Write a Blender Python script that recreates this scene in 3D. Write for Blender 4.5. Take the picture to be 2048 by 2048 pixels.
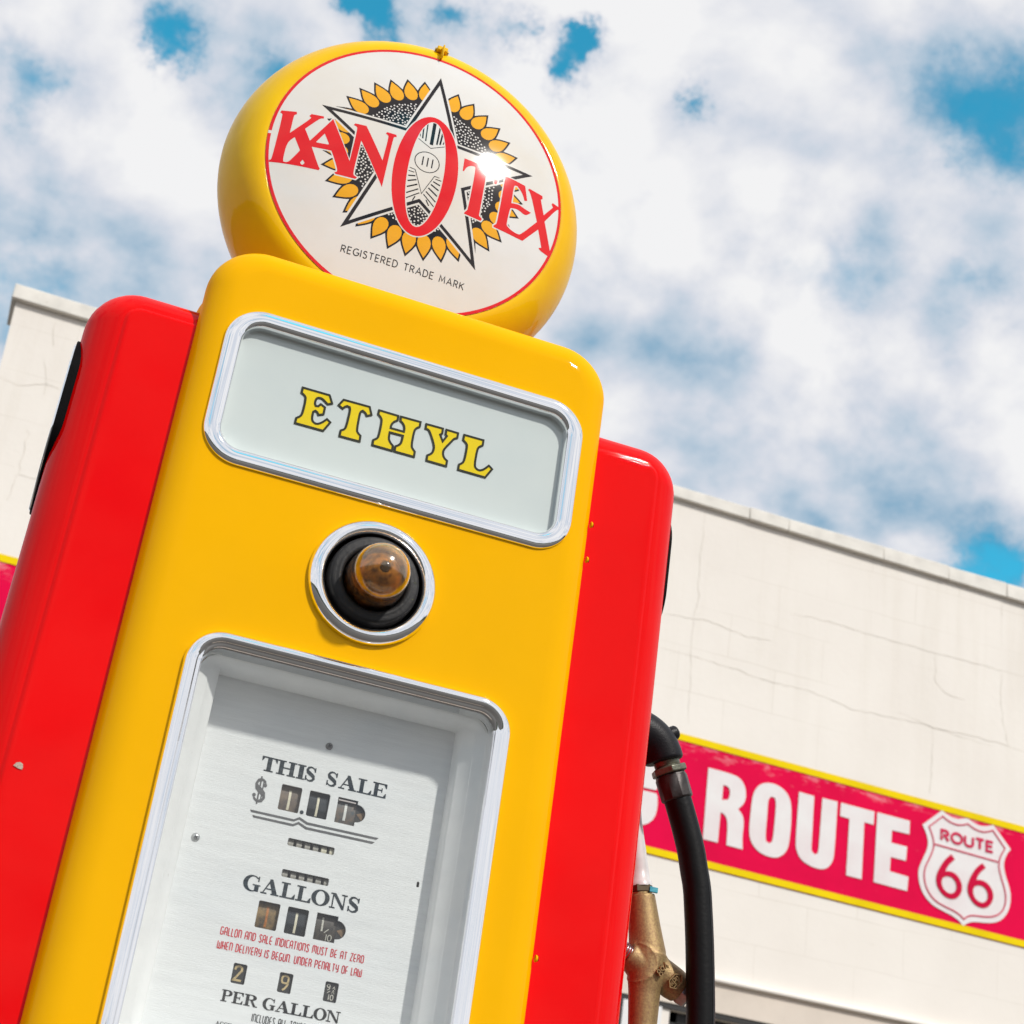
import bpy, math, random, json
import numpy as np
from mathutils import Vector, Matrix
from mathutils.geometry import delaunay_2d_cdt

S = bpy.context.scene
for o in list(bpy.data.objects): bpy.data.objects.remove(o)
COL = S.collection
R = math.radians
random.seed(7)

# ------------------------------------------------------------------ camera
cam_d = bpy.data.cameras.new('camera')
cam = bpy.data.objects.new('camera', cam_d); COL.objects.link(cam)
cam_d.sensor_width = 36; cam_d.lens = 59.99; cam_d.clip_start = 0.05; cam_d.clip_end = 3000
vr = Vector((0.93076506, -0.34005034, 0.13432118)); vu = Vector((-0.26291406, -0.36720669, 0.89220818)); vf = Vector((0.25407206, 0.86575113, 0.43118717))
M = Matrix((vr, vu, -vf)).transposed().to_4x4(); M.translation = Vector((-0.31828922, -1.53221056, 0.97769227))
cam.matrix_world = M
cam_d.dof.use_dof = True; cam_d.dof.focus_distance = 1.86; cam_d.dof.aperture_fstop = 15
S.camera = cam
S.render.resolution_x = 1024; S.render.resolution_y = 1024
S.render.engine = 'CYCLES'
S.view_settings.view_transform = 'Standard'; S.view_settings.look = 'None'
S.view_settings.gamma = 1; S.view_settings.exposure = 0.34

# ------------------------------------------------------------------ light
SUN_EL, SUN_AZ = R(42), R(26)         # azimuth from -y towards +x
sun_dir = Vector((math.sin(SUN_AZ)*math.cos(SUN_EL), -math.cos(SUN_AZ)*math.cos(SUN_EL), math.sin(SUN_EL)))
sl = bpy.data.lights.new('sun', 'SUN'); sl.energy = 2.35; sl.angle = R(3.0); sl.color = (1.0, 0.96, 0.9)
so = bpy.data.objects.new('sun', sl); COL.objects.link(so)
so.rotation_euler = sun_dir.to_track_quat('Z', 'Y').to_euler(); so.location = (3, -6, 8)

# ------------------------------------------------------------------ sky
W = bpy.data.worlds.new('World'); S.world = W; W.use_nodes = True
nt = W.node_tree; N = nt.nodes; LK = nt.links
for n in list(N): N.remove(n)
def nn(t, **k):
    n = N.new(t)
    for a, b in k.items(): setattr(n, a, b)
    return n
out = nn('ShaderNodeOutputWorld')
sky = nn('ShaderNodeTexSky', sky_type='NISHITA'); sky.sun_disc = False
sky.sun_elevation = SUN_EL; sky.sun_rotation = math.pi - SUN_AZ; sky.air_density = 1.0; sky.dust_density = 0.4; sky.ozone_density = 1.6
tint = nn('ShaderNodeMix', data_type='RGBA', blend_type='MULTIPLY'); tint.inputs[0].default_value = 1; tint.inputs[7].default_value = (0.22, 1.25, 1.15, 1)
LK.new(sky.outputs[0], tint.inputs[6])
bgs = nn('ShaderNodeBackground'); bgs.inputs[1].default_value = 0.15; LK.new(tint.outputs[2], bgs.inputs[0])
tc = nn('ShaderNodeTexCoord')
norm = nn('ShaderNodeVectorMath', operation='NORMALIZE'); LK.new(tc.outputs['Generated'], norm.inputs[0])
def math_n(op, a, b=None, c=None, clamp=False):
    n = nn('ShaderNodeMath', operation=op); n.use_clamp = clamp
    for i, v in enumerate((a, b, c)):
        if v is None: continue
        if isinstance(v, (int, float)): n.inputs[i].default_value = v
        else: LK.new(v, n.inputs[i])
    return n.outputs[0]
# cloud-deck coordinates: the direction projected on a flat deck far overhead
sep = nn('ShaderNodeSeparateXYZ'); LK.new(norm.outputs[0], sep.inputs[0])
zz = math_n('MAXIMUM', sep.outputs[2], 0.0); zz = math_n('ADD', zz, 0.55)
inv = math_n('DIVIDE', 1.0, zz)
deck = nn('ShaderNodeVectorMath', operation='SCALE'); LK.new(norm.outputs[0], deck.inputs[0]); LK.new(inv, deck.inputs['Scale'])
def noise(vec, scale, detail, rough, off=(0, 0, 0), dist=0.0):
    m = nn('ShaderNodeMapping'); m.inputs[1].default_value = off; LK.new(vec, m.inputs[0])
    t = nn('ShaderNodeTexNoise'); t.inputs['Scale'].default_value = scale; t.inputs['Detail'].default_value = detail
    t.inputs['Roughness'].default_value = rough; t.inputs['Distortion'].default_value = dist
    LK.new(m.outputs[0], t.inputs['Vector']); return t
w1 = noise(norm.outputs[0], 22, 8, 0.7)
ws = nn('ShaderNodeVectorMath', operation='SUBTRACT'); LK.new(w1.outputs['Color'], ws.inputs[0]); ws.inputs[1].default_value = (.5, .5, .5)
wm = nn('ShaderNodeVectorMath', operation='SCALE'); wm.inputs['Scale'].default_value = 0.07; LK.new(ws.outputs[0], wm.inputs[0])
wd = nn('ShaderNodeVectorMath', operation='ADD'); LK.new(norm.outputs[0], wd.inputs[0]); LK.new(wm.outputs[0], wd.inputs[1])
GAPS = [((0.1022, 0.7541, 0.6487), 0.0126, 1.1), ((0.093, 0.7508, 0.654), 0.0108, 0.8), ((0.1392, 0.7395, 0.6586), 0.0141, 0.9), ((0.1866, 0.7344, 0.6525), 0.0096, 0.9), ((0.2118, 0.731, 0.6486), 0.0143, 0.9), ((0.2163, 0.7221, 0.6571), 0.0096, 1), ((0.2097, 0.7386, 0.6407), 0.009, 0.8), ((0.2818, 0.7166, 0.6381), 0.0115, 1.3), ((0.1702, 0.7363, 0.6549), 0.0123, 0.6), ((-0.0033, 0.7882, 0.6154), 0.0137, 0.8), ((0.0566, 0.7832, 0.6192), 0.0152, 0.55), ((-0.0727, 0.8135, 0.5771), 0.0235, 0.65), ((-0.006, 0.7791, 0.6268), 0.0196, 0.5), ((0.4322, 0.643, 0.6323), 0.0330, 0.62), ((0.4188, 0.6423, 0.6419), 0.0381, 0.35), ((0.5049, 0.7501, 0.4272), 0.0265, .95), ((0.4492, 0.6951, 0.5613), 0.0264, 0.35), ((0.3417, 0.7542, 0.5607), 0.05, 0.36), ((0.3801, 0.7359, 0.560), 0.044, 0.3), ((0.420, 0.720, 0.552), 0.040, 0.3), ((0.3896, 0.6374, 0.6647), 0.041, 0.3), ((-0.0382, 0.8781, 0.477), 0.0400, 0.55), ((0.0225, 0.8651, 0.5011), 0.0322, 0.25), ((0.4563, 0.748, 0.4819), 0.0352, 0.3), ((0.0311, 0.7972, 0.6029), 0.0264, 0.3), ((0.2663, 0.773, 0.5759), 0.0264, 0.2), ((0.12, 0.745, 0.658), 0.05, 0.22),
        ((0.10, -0.72, 0.69), 0.09, 0.9), ((-0.5, -0.6, 0.55), 0.12, 0.8), ((0.55, -0.5, 0.75), 0.08, 0.9), ((-0.2, -0.85, 0.42), 0.07, 0.8), ((0.0, -0.25, 0.95), 0.12, 0.7), ((-0.75, 0.1, 0.55), 0.13, 0.8), ((0.8, 0.0, 0.55), 0.12, 0.7)]
tot = None
for d, rad, amt in GAPS:
    dn = nn('ShaderNodeVectorMath', operation='DISTANCE'); LK.new(wd.outputs[0], dn.inputs[0]); dn.inputs[1].default_value = Vector(d).normalized()
    q = math_n('DIVIDE', dn.outputs['Value'], rad); q = math_n('POWER', q, 2.0); q = math_n('MULTIPLY', q, -1.0)
    q = math_n('EXPONENT', q); tot = math_n('MULTIPLY', q, amt) if tot is None else math_n('MULTIPLY_ADD', q, amt, tot)
OF = (3.1, 1.7, 0.4)
fine = noise(deck.outputs[0], 7.0, 8, 0.50, OF, 0.12)
lit = noise(deck.outputs[0], 7.0, 8, 0.50, (OF[0]+.012, OF[1]-.020, OF[2]+.01), 0.12)
mid = noise(deck.outputs[0], 26, 8, 0.62, (1.1, 5.7, 2.4), 0.1)
big = noise(deck.outputs[0], 4.2, 4, 0.5, (7.3, 2.2, 1.1), 0.1)
T = math_n('MULTIPLY_ADD', fine.outputs['Fac'], 1.25, -.295)
T = math_n('MULTIPLY_ADD', mid.outputs['Fac'], 0.36, T)
T = math_n('MULTIPLY_ADD', big.outputs['Fac'], 0.95, T)
tm_ = math_n('MULTIPLY_ADD', mid.outputs['Fac'], 1.9, -0.05)
tot = math_n('MULTIPLY', tot, tm_)
T = math_n('SUBTRACT', T, tot)
rel = math_n('SUBTRACT', fine.outputs['Fac'], lit.outputs['Fac'])        # lit and shaded sides of the cloud
TC = math_n('MULTIPLY_ADD', rel, 2.9, T); TC = math_n('MULTIPLY_ADD', TC, 0.80, 0.03)
ramp = nn('ShaderNodeValToRGB'); LK.new(TC, ramp.inputs[0]); cr = ramp.color_ramp
cr.elements[0].position = 0.10; cr.elements[0].color = (.10, .34, .54, 1)
cr.elements[1].position = 1.0; cr.elements[1].color = (.93, .93, .94, 1)
for p_, c_ in ((.34, (.33, .49, .64, 1)), (.52, (.53, .63, .74, 1)), (.68, (.69, .73, .81, 1)), (.84, (.83, .84, .88, 1))):
    e = cr.elements.new(p_); e.color = c_
bgc = nn('ShaderNodeBackground'); LK.new(ramp.outputs[0], bgc.inputs[0]); bgc.inputs[1].default_value = 0.76
fac = nn('ShaderNodeMapRange', interpolation_type='SMOOTHSTEP'); fac.inputs[1].default_value = -0.08; fac.inputs[2].default_value = 0.72; LK.new(T, fac.inputs[0])
mx = nn('ShaderNodeMixShader'); LK.new(fac.outputs[0], mx.inputs[0]); LK.new(bgs.outputs[0], mx.inputs[1]); LK.new(bgc.outputs[0], mx.inputs[2])
LK.new(mx.outputs[0], out.inputs[0])
W.cycles.sampling_method = 'MANUAL'; W.cycles.sample_map_resolution = 1024

# ------------------------------------------------------------------ materials
MATS = {}
def mat(name, col, rough=.5, metal=0., coat=0., spec=.5, noise_amt=0., noise_scale=30., bump=0., bump_scale=200., coat_rough=.03, coat_ior=1.5, world=False, col2=None, emit=None, stretch=None, speck=None):
    if name in MATS: return MATS[name]
    m = bpy.data.materials.new(name); m.use_nodes = True; t = m.node_tree; b = t.nodes['Principled BSDF']
    b.inputs['Base Color'].default_value = (*col, 1); b.inputs['Roughness'].default_value = rough; b.inputs['Metallic'].default_value = metal
    b.inputs['Coat Weight'].default_value = coat; b.inputs['Coat Roughness'].default_value = coat_rough; b.inputs['Coat IOR'].default_value = coat_ior; b.inputs['Specular IOR Level'].default_value = spec
    c = t.nodes.new('ShaderNodeTexCoord'); mp = t.nodes.new('ShaderNodeMapping'); t.links.new(t.nodes.new('ShaderNodeNewGeometry').outputs['Position'] if world else c.outputs['Object'], mp.inputs[0])
    if stretch: mp.inputs[3].default_value = stretch
    last = None
    if col2 is None: col2 = tuple(x*(1-noise_amt) for x in col)
    if noise_amt > 0:
        n = t.nodes.new('ShaderNodeTexNoise'); n.inputs['Scale'].default_value = noise_scale; n.inputs['Detail'].default_value = 6; n.inputs['Roughness'].default_value = .6
        t.links.new(mp.outputs[0], n.inputs['Vector'])
        rp = t.nodes.new('ShaderNodeMapRange'); rp.inputs[1].default_value = .38; rp.inputs[2].default_value = .68; t.links.new(n.outputs['Fac'], rp.inputs[0])
        mi = t.nodes.new('ShaderNodeMix'); mi.data_type = 'RGBA'; mi.inputs[6].default_value = (*col, 1); mi.inputs[7].default_value = (*col2, 1)
        t.links.new(rp.outputs[0], mi.inputs[0]); last = mi.outputs[2]
    if speck:
        sc_, thr, sc_col, sm = speck
        n = t.nodes.new('ShaderNodeTexNoise'); n.inputs['Scale'].default_value = sc_; n.inputs['Detail'].default_value = 3; n.inputs['Roughness'].default_value = .7
        mp2 = t.nodes.new('ShaderNodeMapping'); t.links.new(c.outputs['Object'], mp2.inputs[0]); mp2.inputs[3].default_value = sm
        t.links.new(mp2.outputs[0], n.inputs['Vector'])
        rp = t.nodes.new('ShaderNodeMapRange'); rp.inputs[1].default_value = thr; rp.inputs[2].default_value = thr+.09; t.links.new(n.outputs['Fac'], rp.inputs[0])
        mi = t.nodes.new('ShaderNodeMix'); mi.data_type = 'RGBA'; mi.inputs[7].default_value = (*sc_col, 1)
        if last: t.links.new(last, mi.inputs[6])
        else: mi.inputs[6].default_value = (*col, 1)
        t.links.new(rp.outputs[0], mi.inputs[0]); last = mi.outputs[2]
    if last: t.links.new(last, b.inputs['Base Color'])
    if bump > 0:
        n = t.nodes.new('ShaderNodeTexNoise'); n.inputs['Scale'].default_value = bump_scale; n.inputs['Detail'].default_value = 4
        t.links.new(mp.outputs[0], n.inputs['Vector'])
        bm = t.nodes.new('ShaderNodeBump'); bm.inputs['Strength'].default_value = bump; bm.inputs['Distance'].default_value = .001
        t.links.new(n.outputs['Fac'], bm.inputs['Height']); t.links.new(bm.outputs[0], b.inputs['Normal'])
        if coat > 0 and bump_scale < 60: t.links.new(bm.outputs[0], b.inputs['Coat Normal'])
    MATS[name] = m; return m

# ------------------------------------------------------------------ helpers
def tag(o, label=None, cat=None, group=None, kind=None):
    if label: o['label'] = label
    if cat: o['category'] = cat
    if group: o['group'] = group
    if kind: o['kind'] = kind
    return o
def empty(name, loc, label, cat, group=None):
    o = bpy.data.objects.new(name, None); COL.objects.link(o); o.location = loc; o.empty_display_size = .1
    return tag(o, label, cat, group)
def mesh(name, verts, faces, m, parent=None, smooth=False, wn=False, angle=None, label=None):
    # vertices are given in world coordinates; the object keeps its parent's frame (all things here are unrotated)
    me = bpy.data.meshes.new(name)
    off = Vector((0, 0, 0)); pr = parent
    while pr is not None: off += pr.location; pr = pr.parent
    vs = np.array([tuple(v) for v in verts], dtype=float); ctr = (vs.min(0)+vs.max(0))/2
    me.from_pydata([tuple(v-ctr) for v in vs], [], faces); me.validate(); me.update()
    o = bpy.data.objects.new(name, me); COL.objects.link(o)
    o.location = Vector(ctr)-off
    if parent is not None: o.parent = parent
    if isinstance(m, (list, tuple)):
        for q in m: me.materials.append(q)
    else: me.materials.append(m)
    if smooth:
        me.polygons.foreach_set('use_smooth', [True]*len(me.polygons))
        if angle is not None:
            me.set_sharp_from_angle(angle=R(angle))
    if wn:
        w = o.modifiers.new('wn', 'WEIGHTED_NORMAL'); w.keep_sharp = True; w.weight = 100
    me.update()
    if label: o['label'] = label
    return o
def fixn(o):
    import bmesh
    b = bmesh.new(); b.from_mesh(o.data); bmesh.ops.recalc_face_normals(b, faces=b.faces); b.to_mesh(o.data); b.free(); return o
def rrect(hw, hh, r, cx=0, cz=0, n=10):
    r = max(min(r, hw-1e-4, hh-1e-4), 1e-4); P = []
    for (sx, sz, a0) in ((1, 1, 0), (-1, 1, 90), (-1, -1, 180), (1, -1, 270)):
        for i in range(n+1):
            a = R(a0+90*i/n); P.append((cx+sx*(hw-r)+r*math.cos(a), cz+sz*(hh-r)+r*math.sin(a)))
    return P
def loft(loops):
    V = []; F = []; n = len(loops[0])
    for L in loops: V += L
    for k in range(len(loops)-1):
        for i in range(n):
            j = (i+1) % n; F.append((k*n+i, k*n+j, (k+1)*n+j, (k+1)*n+i))
    return V, F
def rprof(cx, cz, hw, hh, r, prof, rmin=.002, n=10):
    return [[(x, y, z) for x, z in rrect(hw-i, hh-i, max(r-i, rmin), cx, cz, n)] for i, y in prof]
def pip(pt, poly):
    x, y = pt; c = False; j = len(poly)-1
    for i in range(len(poly)):
        xi, yi = poly[i]; xj, yj = poly[j]
        if (yi > y) != (yj > y) and x < (xj-xi)*(y-yi)/(yj-yi)+xi: c = not c
        j = i
    return c
def pipn(P, poly):
    P = np.asarray(P); q = np.asarray(poly, float); c = np.zeros(len(P), bool); x = P[:, 0]; y = P[:, 1]
    x2 = np.roll(q[:, 0], 1); y2 = np.roll(q[:, 1], 1)
    for i in range(len(q)):
        xi, yi, xj, yj = q[i, 0], q[i, 1], x2[i], y2[i]
        if yi == yj: continue
        k = ((yi > y) != (yj > y)) & (x < (xj-xi)*(y-yi)/(yj-yi)+xi); c ^= k
    return c
def region(shapes, grid=0, clip=None, cut=None, dn=0, cuts=None):
    if grid and not dn: dn = grid
    """shapes: list of (outer, [holes]) in 2D, united. clip/cut: lists of polygons. -> verts2d, tris"""
    V = []; E = []
    def dens(P, d):
        Q = []
        for i in range(len(P)):
            a, c = P[i], P[(i+1) % len(P)]; L_ = math.hypot(c[0]-a[0], c[1]-a[1]); k_ = max(1, int(math.ceil(L_/d)))
            Q += [(a[0]+(c[0]-a[0])*j/k_, a[1]+(c[1]-a[1])*j/k_) for j in range(k_)]
        return Q
    def add(P):
        if dn: P = dens(P, dn)
        b = len(V); V.extend([Vector((float(a), float(c))) for a, c in P]); n = len(P); E.extend([(b+i, b+(i+1) % n) for i in range(n)])
    for o_, hs in shapes:
        add(o_)
        for h in hs: add(h)
    for P in (clip or []): add(P)
    for P in (cut or []): add(P)
    for o_, hs in (cuts or []):
        add(o_)
        for h in hs: add(h)
    if grid:
        a = np.array([tuple(v) for v in V]); lo = a.min(0); hi = a.max(0)
        for gx in np.arange(math.floor(lo[0]/grid)*grid, hi[0]+grid, grid):
            for gy in np.arange(math.floor(lo[1]/grid)*grid, hi[1]+grid, grid):
                V.append(Vector((gx+.0137*grid, gy+.0071*grid)))
    vv, ee, ff, _, _, _ = delaunay_2d_cdt(V, E, [], 0, 1e-7)
    A = np.array([tuple(v) for v in vv]); T_ = np.array([f for f in ff])
    C = A[T_].mean(1); keep = np.zeros(len(C), bool)
    for o_, hs in shapes:
        k = pipn(C, o_)
        for h in hs: k &= ~pipn(C, h)
        keep |= k
    if clip:
        k = np.zeros(len(C), bool)
        for P in clip: k |= pipn(C, P)
        keep &= k
    for P in (cut or []): keep &= ~pipn(C, P)
    for o_, hs in (cuts or []):
        k = pipn(C, o_)
        for h in hs: k &= ~pipn(C, h)
        keep &= ~k
    T_ = T_[keep]; used = np.unique(T_); mp = -np.ones(len(A), int); mp[used] = np.arange(len(used))
    return A[used], mp[T_]
def merge(parts):
    V = []; F = []
    for a, t in parts:
        b = len(V); V += [tuple(x) for x in a]; F += [tuple(int(i)+b for i in f) for f in t]
    return V, F
def soften(P, amax=46, it=2):
    for _ in range(it):
        Q = []; n = len(P)
        for i in range(n):
            a, b_, c = Vector(P[i-1]), Vector(P[i]), Vector(P[(i+1) % n]); u = b_-a; v = c-b_
            if u.length < 1e-7 or v.length < 1e-7: continue
            ang = math.degrees(abs(u.angle_signed(v)))
            if 4 < ang < amax: Q += [tuple(b_-u*.25), tuple(b_+v*.25)]
            else: Q.append(tuple(b_))
        P = Q
    return P
def ribbon(P, w, closed=False):
    """polyline -> (outer, holes) of constant width"""
    P = [Vector(p) for p in P]; n = len(P); Lh = []; Rh = []
    for i in range(n):
        if closed: a = P[i-1]; c = P[(i+1) % n]
        else: a = P[i-1] if i > 0 else None; c = P[i+1] if i < n-1 else None
        b = P[i]
        d1 = (b-a).normalized() if a is not None else (c-b).normalized()
        d2 = (c-b).normalized() if c is not None else d1
        n1 = Vector((-d1.y, d1.x)); n2 = Vector((-d2.y, d2.x)); m = (n1+n2)
        if m.length < 1e-6: m = n1
        m.normalize(); k = 1/max(m.dot(n1), .5)
        Lh.append(tuple(b+m*w/2*k)); Rh.append(tuple(b-m*w/2*k))
    if closed:
        aL = abs(area(Lh)); aR = abs(area(Rh))
        return (Lh, [Rh]) if aL > aR else (Rh, [Lh])
    return (Lh+Rh[::-1], [])
def area(P): return sum(P[i-1][0]*P[i][1]-P[i][0]*P[i-1][1] for i in range(len(P)))/2
def brush(P, ws):
    P = [Vector(p) for p in P]; n = len(P); Lh = []; Rh = []
    for i in range(n):
        d = (P[min(i+1, n-1)]-P[max(i-1, 0)]).normalized(); nr = Vector((-d.y, d.x))
        Lh.append(tuple(P[i]+nr*ws[i]/2)); Rh.append(tuple(P[i]-nr*ws[i]/2))
    return (Lh+Rh[::-1], [])
def arc(cx, cy, rx, ry, a0, a1, n=8):
    return [(cx+rx*math.cos(R(a0+(a1-a0)*i/n)), cy+ry*math.sin(R(a0+(a1-a0)*i/n))) for i in range(n+1)]
def ellipse(cx, cy, rx, ry, n=48): return [(cx+rx*math.cos(2*math.pi*i/n), cy+ry*math.sin(2*math.pi*i/n)) for i in range(n)]
def tube(path, rad, seg=20, cap=True, up=None):
    P = [Vector(p) for p in path]; V = []; F = []; n = len(P)
    if not hasattr(rad, '__len__'): rad = [rad]*n
    t0 = (P[1]-P[0]).normalized(); a = up or (Vector((0, 0, 1)) if abs(t0.z) < .9 else Vector((0, 1, 0)))
    u = (a-t0*a.dot(t0)).normalized()
    for i in range(n):
        t = (P[min(i+1, n-1)]-P[max(i-1, 0)]).normalized(); u = (u-t*u.dot(t)).normalized(); v = t.cross(u)
        for k in range(seg):
            an = 2*math.pi*k/seg; V.append(P[i]+(u*math.cos(an)+v*math.sin(an))*rad[i])
    for i in range(n-1):
        for k in range(seg):
            k2 = (k+1) % seg; F.append((i*seg+k, i*seg+k2, (i+1)*seg+k2, (i+1)*seg+k))
    if cap: F.append(tuple(range(seg))[::-1]); F.append(tuple((n-1)*seg+k for k in range(seg)))
    return V, F
def axis_lathe(c, axis, prof, seg=48, up=None):
    """prof: list of (t along axis, radius)"""
    ax = Vector(axis).normalized(); c = Vector(c); a = up or (Vector((0, 0, 1)) if abs(ax.z) < .9 else Vector((0, 1, 0)))
    u = (a-ax*a.dot(ax)).normalized(); v = ax.cross(u); V = []; F = []; n = len(prof)
    for t, r in prof:
        for k in range(seg):
            an = 2*math.pi*k/seg; V.append(c+ax*t+(u*math.cos(an)+v*math.sin(an))*max(r, 1e-5))
    for i in range(n-1):
        for k in range(seg):
            k2 = (k+1) % seg; F.append((i*seg+k, i*seg+k2, (i+1)*seg+k2, (i+1)*seg+k))
    return V, F
def box(x0, x1, y0, y1, z0, z1):
    V = [(x, y, z) for x in (x0, x1) for y in (y0, y1) for z in (z0, z1)]
    F = [(0, 1, 3, 2), (4, 6, 7, 5), (0, 4, 5, 1), (2, 3, 7, 6), (0, 2, 6, 4), (1, 5, 7, 3)]
    return V, F
def join(*vf):
    V = []; F = []
    for v, f in vf:
        b = len(V); V += [tuple(x) for x in v]; F += [tuple(i+b for i in q) for q in f]
    return V, F
def bevel(o, w, seg=2, ang=40):
    b = o.modifiers.new('bevel', 'BEVEL'); b.width = w; b.segments = seg; b.limit_method = 'ANGLE'; b.angle_limit = R(ang); b.harden_normals = False
    o.data.polygons.foreach_set('use_smooth', [True]*len(o.data.polygons)); o.data.set_sharp_from_angle(angle=R(35))
    return o
# ================================================================== glyphs
def mono(ch):
    """single-line capitals: unit height, returns (width, strokes[(pts, closed)])"""
    A_ = arc
    G = {
    'A': (.72, [([(0, 0), (.36, 1), (.72, 0)], 0), ([(.13, .34), (.59, .34)], 0)]),
    'B': (.55, [([(0, 0), (0, 1), (.3, 1)]+A_(.3, .76, .2, .24, 80, -90)+[(0, .52)], 0), ([(.3, .52)]+A_(.3, .26, .25, .26, 80, -90)+[(0, 0)], 0)]),
    'C': (.66, [(A_(.38, .5, .38, .5, 50, 310, 16), 0)]),
    'D': (.62, [([(0, 0), (0, 1), (.22, 1)]+A_(.22, .5, .4, .5, 85, -85, 12)+[(.22, 0)], 1)]),
    'E': (.48, [([(.48, 1), (0, 1), (0, 0), (.48, 0)], 0), ([(0, .52), (.42, .52)], 0)]),
    'F': (.46, [([(.46, 1), (0, 1), (0, 0)], 0), ([(0, .52), (.4, .52)], 0)]),
    'G': (.72, [(A_(.4, .5, .4, .5, 50, 330, 16)+[(.76, .45), (.45, .45)], 0)]),
    'H': (.6, [([(0, 0), (0, 1)], 0), ([(.6, 0), (.6, 1)], 0), ([(0, .52), (.6, .52)], 0)]),
    'I': (.02, [([(0, 0), (0, 1)], 0)]),
    'K': (.58, [([(0, 0), (0, 1)], 0), ([(.56, 1), (0, .42)], 0), ([(.18, .6), (.58, 0)], 0)]),
    'L': (.46, [([(0, 1), (0, 0), (.46, 0)], 0)]),
    'M': (.78, [([(0, 0), (.08, 1), (.39, .25), (.7, 1), (.78, 0)], 0)]),
    'N': (.62, [([(0, 0), (0, 1), (.62, 0), (.62, 1)], 0)]),
    'O': (.8, [(ellipse(.4, .5, .4, .5, 24), 1)]),
    'P': (.5, [([(0, 0), (0, 1), (.26, 1)]+A_(.26, .74, .24, .26, 80, -90)+[(0, .48)], 0)]),
    'R': (.54, [([(0, 0), (0, 1), (.26, 1)]+A_(.26, .75, .24, .25, 80, -90)+[(0, .5)], 0), ([(.24, .5), (.54, 0)], 0)]),
    'S': (.5, [([(.47, .86)]+A_(.26, .76, .22, .24, 50, 200, 8)+A_(.25, .25, .25, .27, 60, -150, 10), 0)]),
    'T': (.6, [([(0, 1), (.6, 1)], 0), ([(.3, 1), (.3, 0)], 0)]),
    'U': (.62, [([(0, 1), (0, .32)]+A_(.31, .31, .31, .31, 180, 360, 10)+[(.62, .32), (.62, 1)], 0)]),
    '.': (.02, [([(0, 0), (0, .06)], 0)]),
    }
    return G[ch]
def deco(ch):
    """narrow round-shouldered art-deco capitals"""
    w = .34; A_ = arc; h = w/2
    top = A_(h, 1-h, h, h, 180, 0, 6); bot = A_(h, h, h, h, 180, 360, 6)
    G = {
    'A': (w, [([(0, 0)]+top+[(w, 0)], 0), ([(0, .42), (w, .42)], 0)]),
    'B': (w, [([(0, 0), (0, 1), (.14, 1)]+A_(.14, .78, .17, .22, 80, -90, 5)+[(0, .56)], 0), ([(.14, .56)]+A_(.14, .28, .2, .28, 80, -90, 6)+[(0, 0)], 0)]),
    'C': (w-.04, [(A_(h, 1-h, h, h, 40, 180, 6)+A_(h, h, h, h, 180, 320, 6), 0)]),
    'D': (w, [([(0, 0), (0, 1), (.1, 1)]+A_(.1, .7, .24, .3, 80, 0, 5)+A_(.1, .3, .24, .3, 0, -80, 5)+[(.1, 0)], 1)]),
    'E': (w-.04, [(A_(h, 1-h, h, h, 60, 180, 6)+A_(h, h, h, h, 180, 300, 6), 0), ([(0, .42), (.28, .42)], 0)]),
    'F': (w-.04, [(A_(h, 1-h, h, h, 60, 180, 6)+[(0, 0)], 0), ([(0, .42), (.28, .42)], 0)]),
    'G': (w, [(A_(h, 1-h, h, h, 30, 180, 6)+A_(h, h, h, h, 180, 360, 6)+[(w, .42), (.18, .42)], 0)]),
    'H': (w, [([(0, 0), (0, 1)], 0), ([(w, 0), (w, 1)], 0), ([(0, .42), (w, .42)], 0)]),
    'I': (.01, [([(0, 0), (0, 1)], 0)]),
    'L': (.24, [([(0, 1), (0, 0), (.24, 0)], 0)]),
    'M': (.5, [([(0, 0)]+A_(.125, .87, .125, .13, 180, 0, 6)+[(.25, .2)], 0), (A_(.375, .87, .125, .13, 180, 0, 6)+[(.5, 0)], 0)]),
    'N': (w, [([(0, 0), (0, 1), (.08, 1)]+A_(.17, .83, .17, .17, 90, 0, 5)+[(w, 0)], 0)]),
    'O': (w, [(A_(h, 1-h, h, h, 0, 180, 8)+A_(h, h, h, h, 180, 360, 8), 1)]),
    'P': (w, [([(0, 0), (0, 1), (.14, 1)]+A_(.14, .74, .2, .26, 80, -90, 6)+[(0, .48)], 0)]),
    'R': (w, [([(0, 0), (0, 1), (.14, 1)]+A_(.14, .76, .2, .24, 80, -90, 6)+[(0, .5)], 0), ([(.2, .5), (w, .3), (w, 0)], 0)]),
    'S': (w-.04, [([(.3, .84)]+A_(.155, .82, .145, .18, 30, 190, 7)+A_(.15, .18, .155, .2, 50, -170, 8), 0)]),
    'T': (w-.02, [([(0, 1), (.32, 1)], 0), ([(.16, 1), (.16, 0)], 0)]),
    'U': (w, [([(0, 1)]+bot+[(w, 1)], 0)]),
    'V': (w, [([(0, 1), (h, 0), (w, 1)], 0)]),
    'W': (.5, [([(0, 1)]+A_(.125, .13, .125, .13, 180, 360, 6)+[(.25, .8)], 0), (A_(.375, .13, .125, .13, 180, 360, 6)+[(.5, 1)], 0)]),
    'X': (w, [([(0, 0), (w, 1)], 0), ([(0, 1), (w, 0)], 0)]),
    'Y': (w, [([(0, 1)]+A_(h, .55, h, .17, 180, 360, 6)+[(w, 1)], 0), ([(w, .6), (w, .17)]+A_(h, .17, h, .17, 0, -120, 5), 0)]),
    'Z': (w-.04, [([(0, 1), (.3, 1), (0, 0), (.3, 0)], 0)]),
    '.': (.01, [([(0, 0), (0, .04)], 0)]),
    }
    return G[ch]
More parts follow.
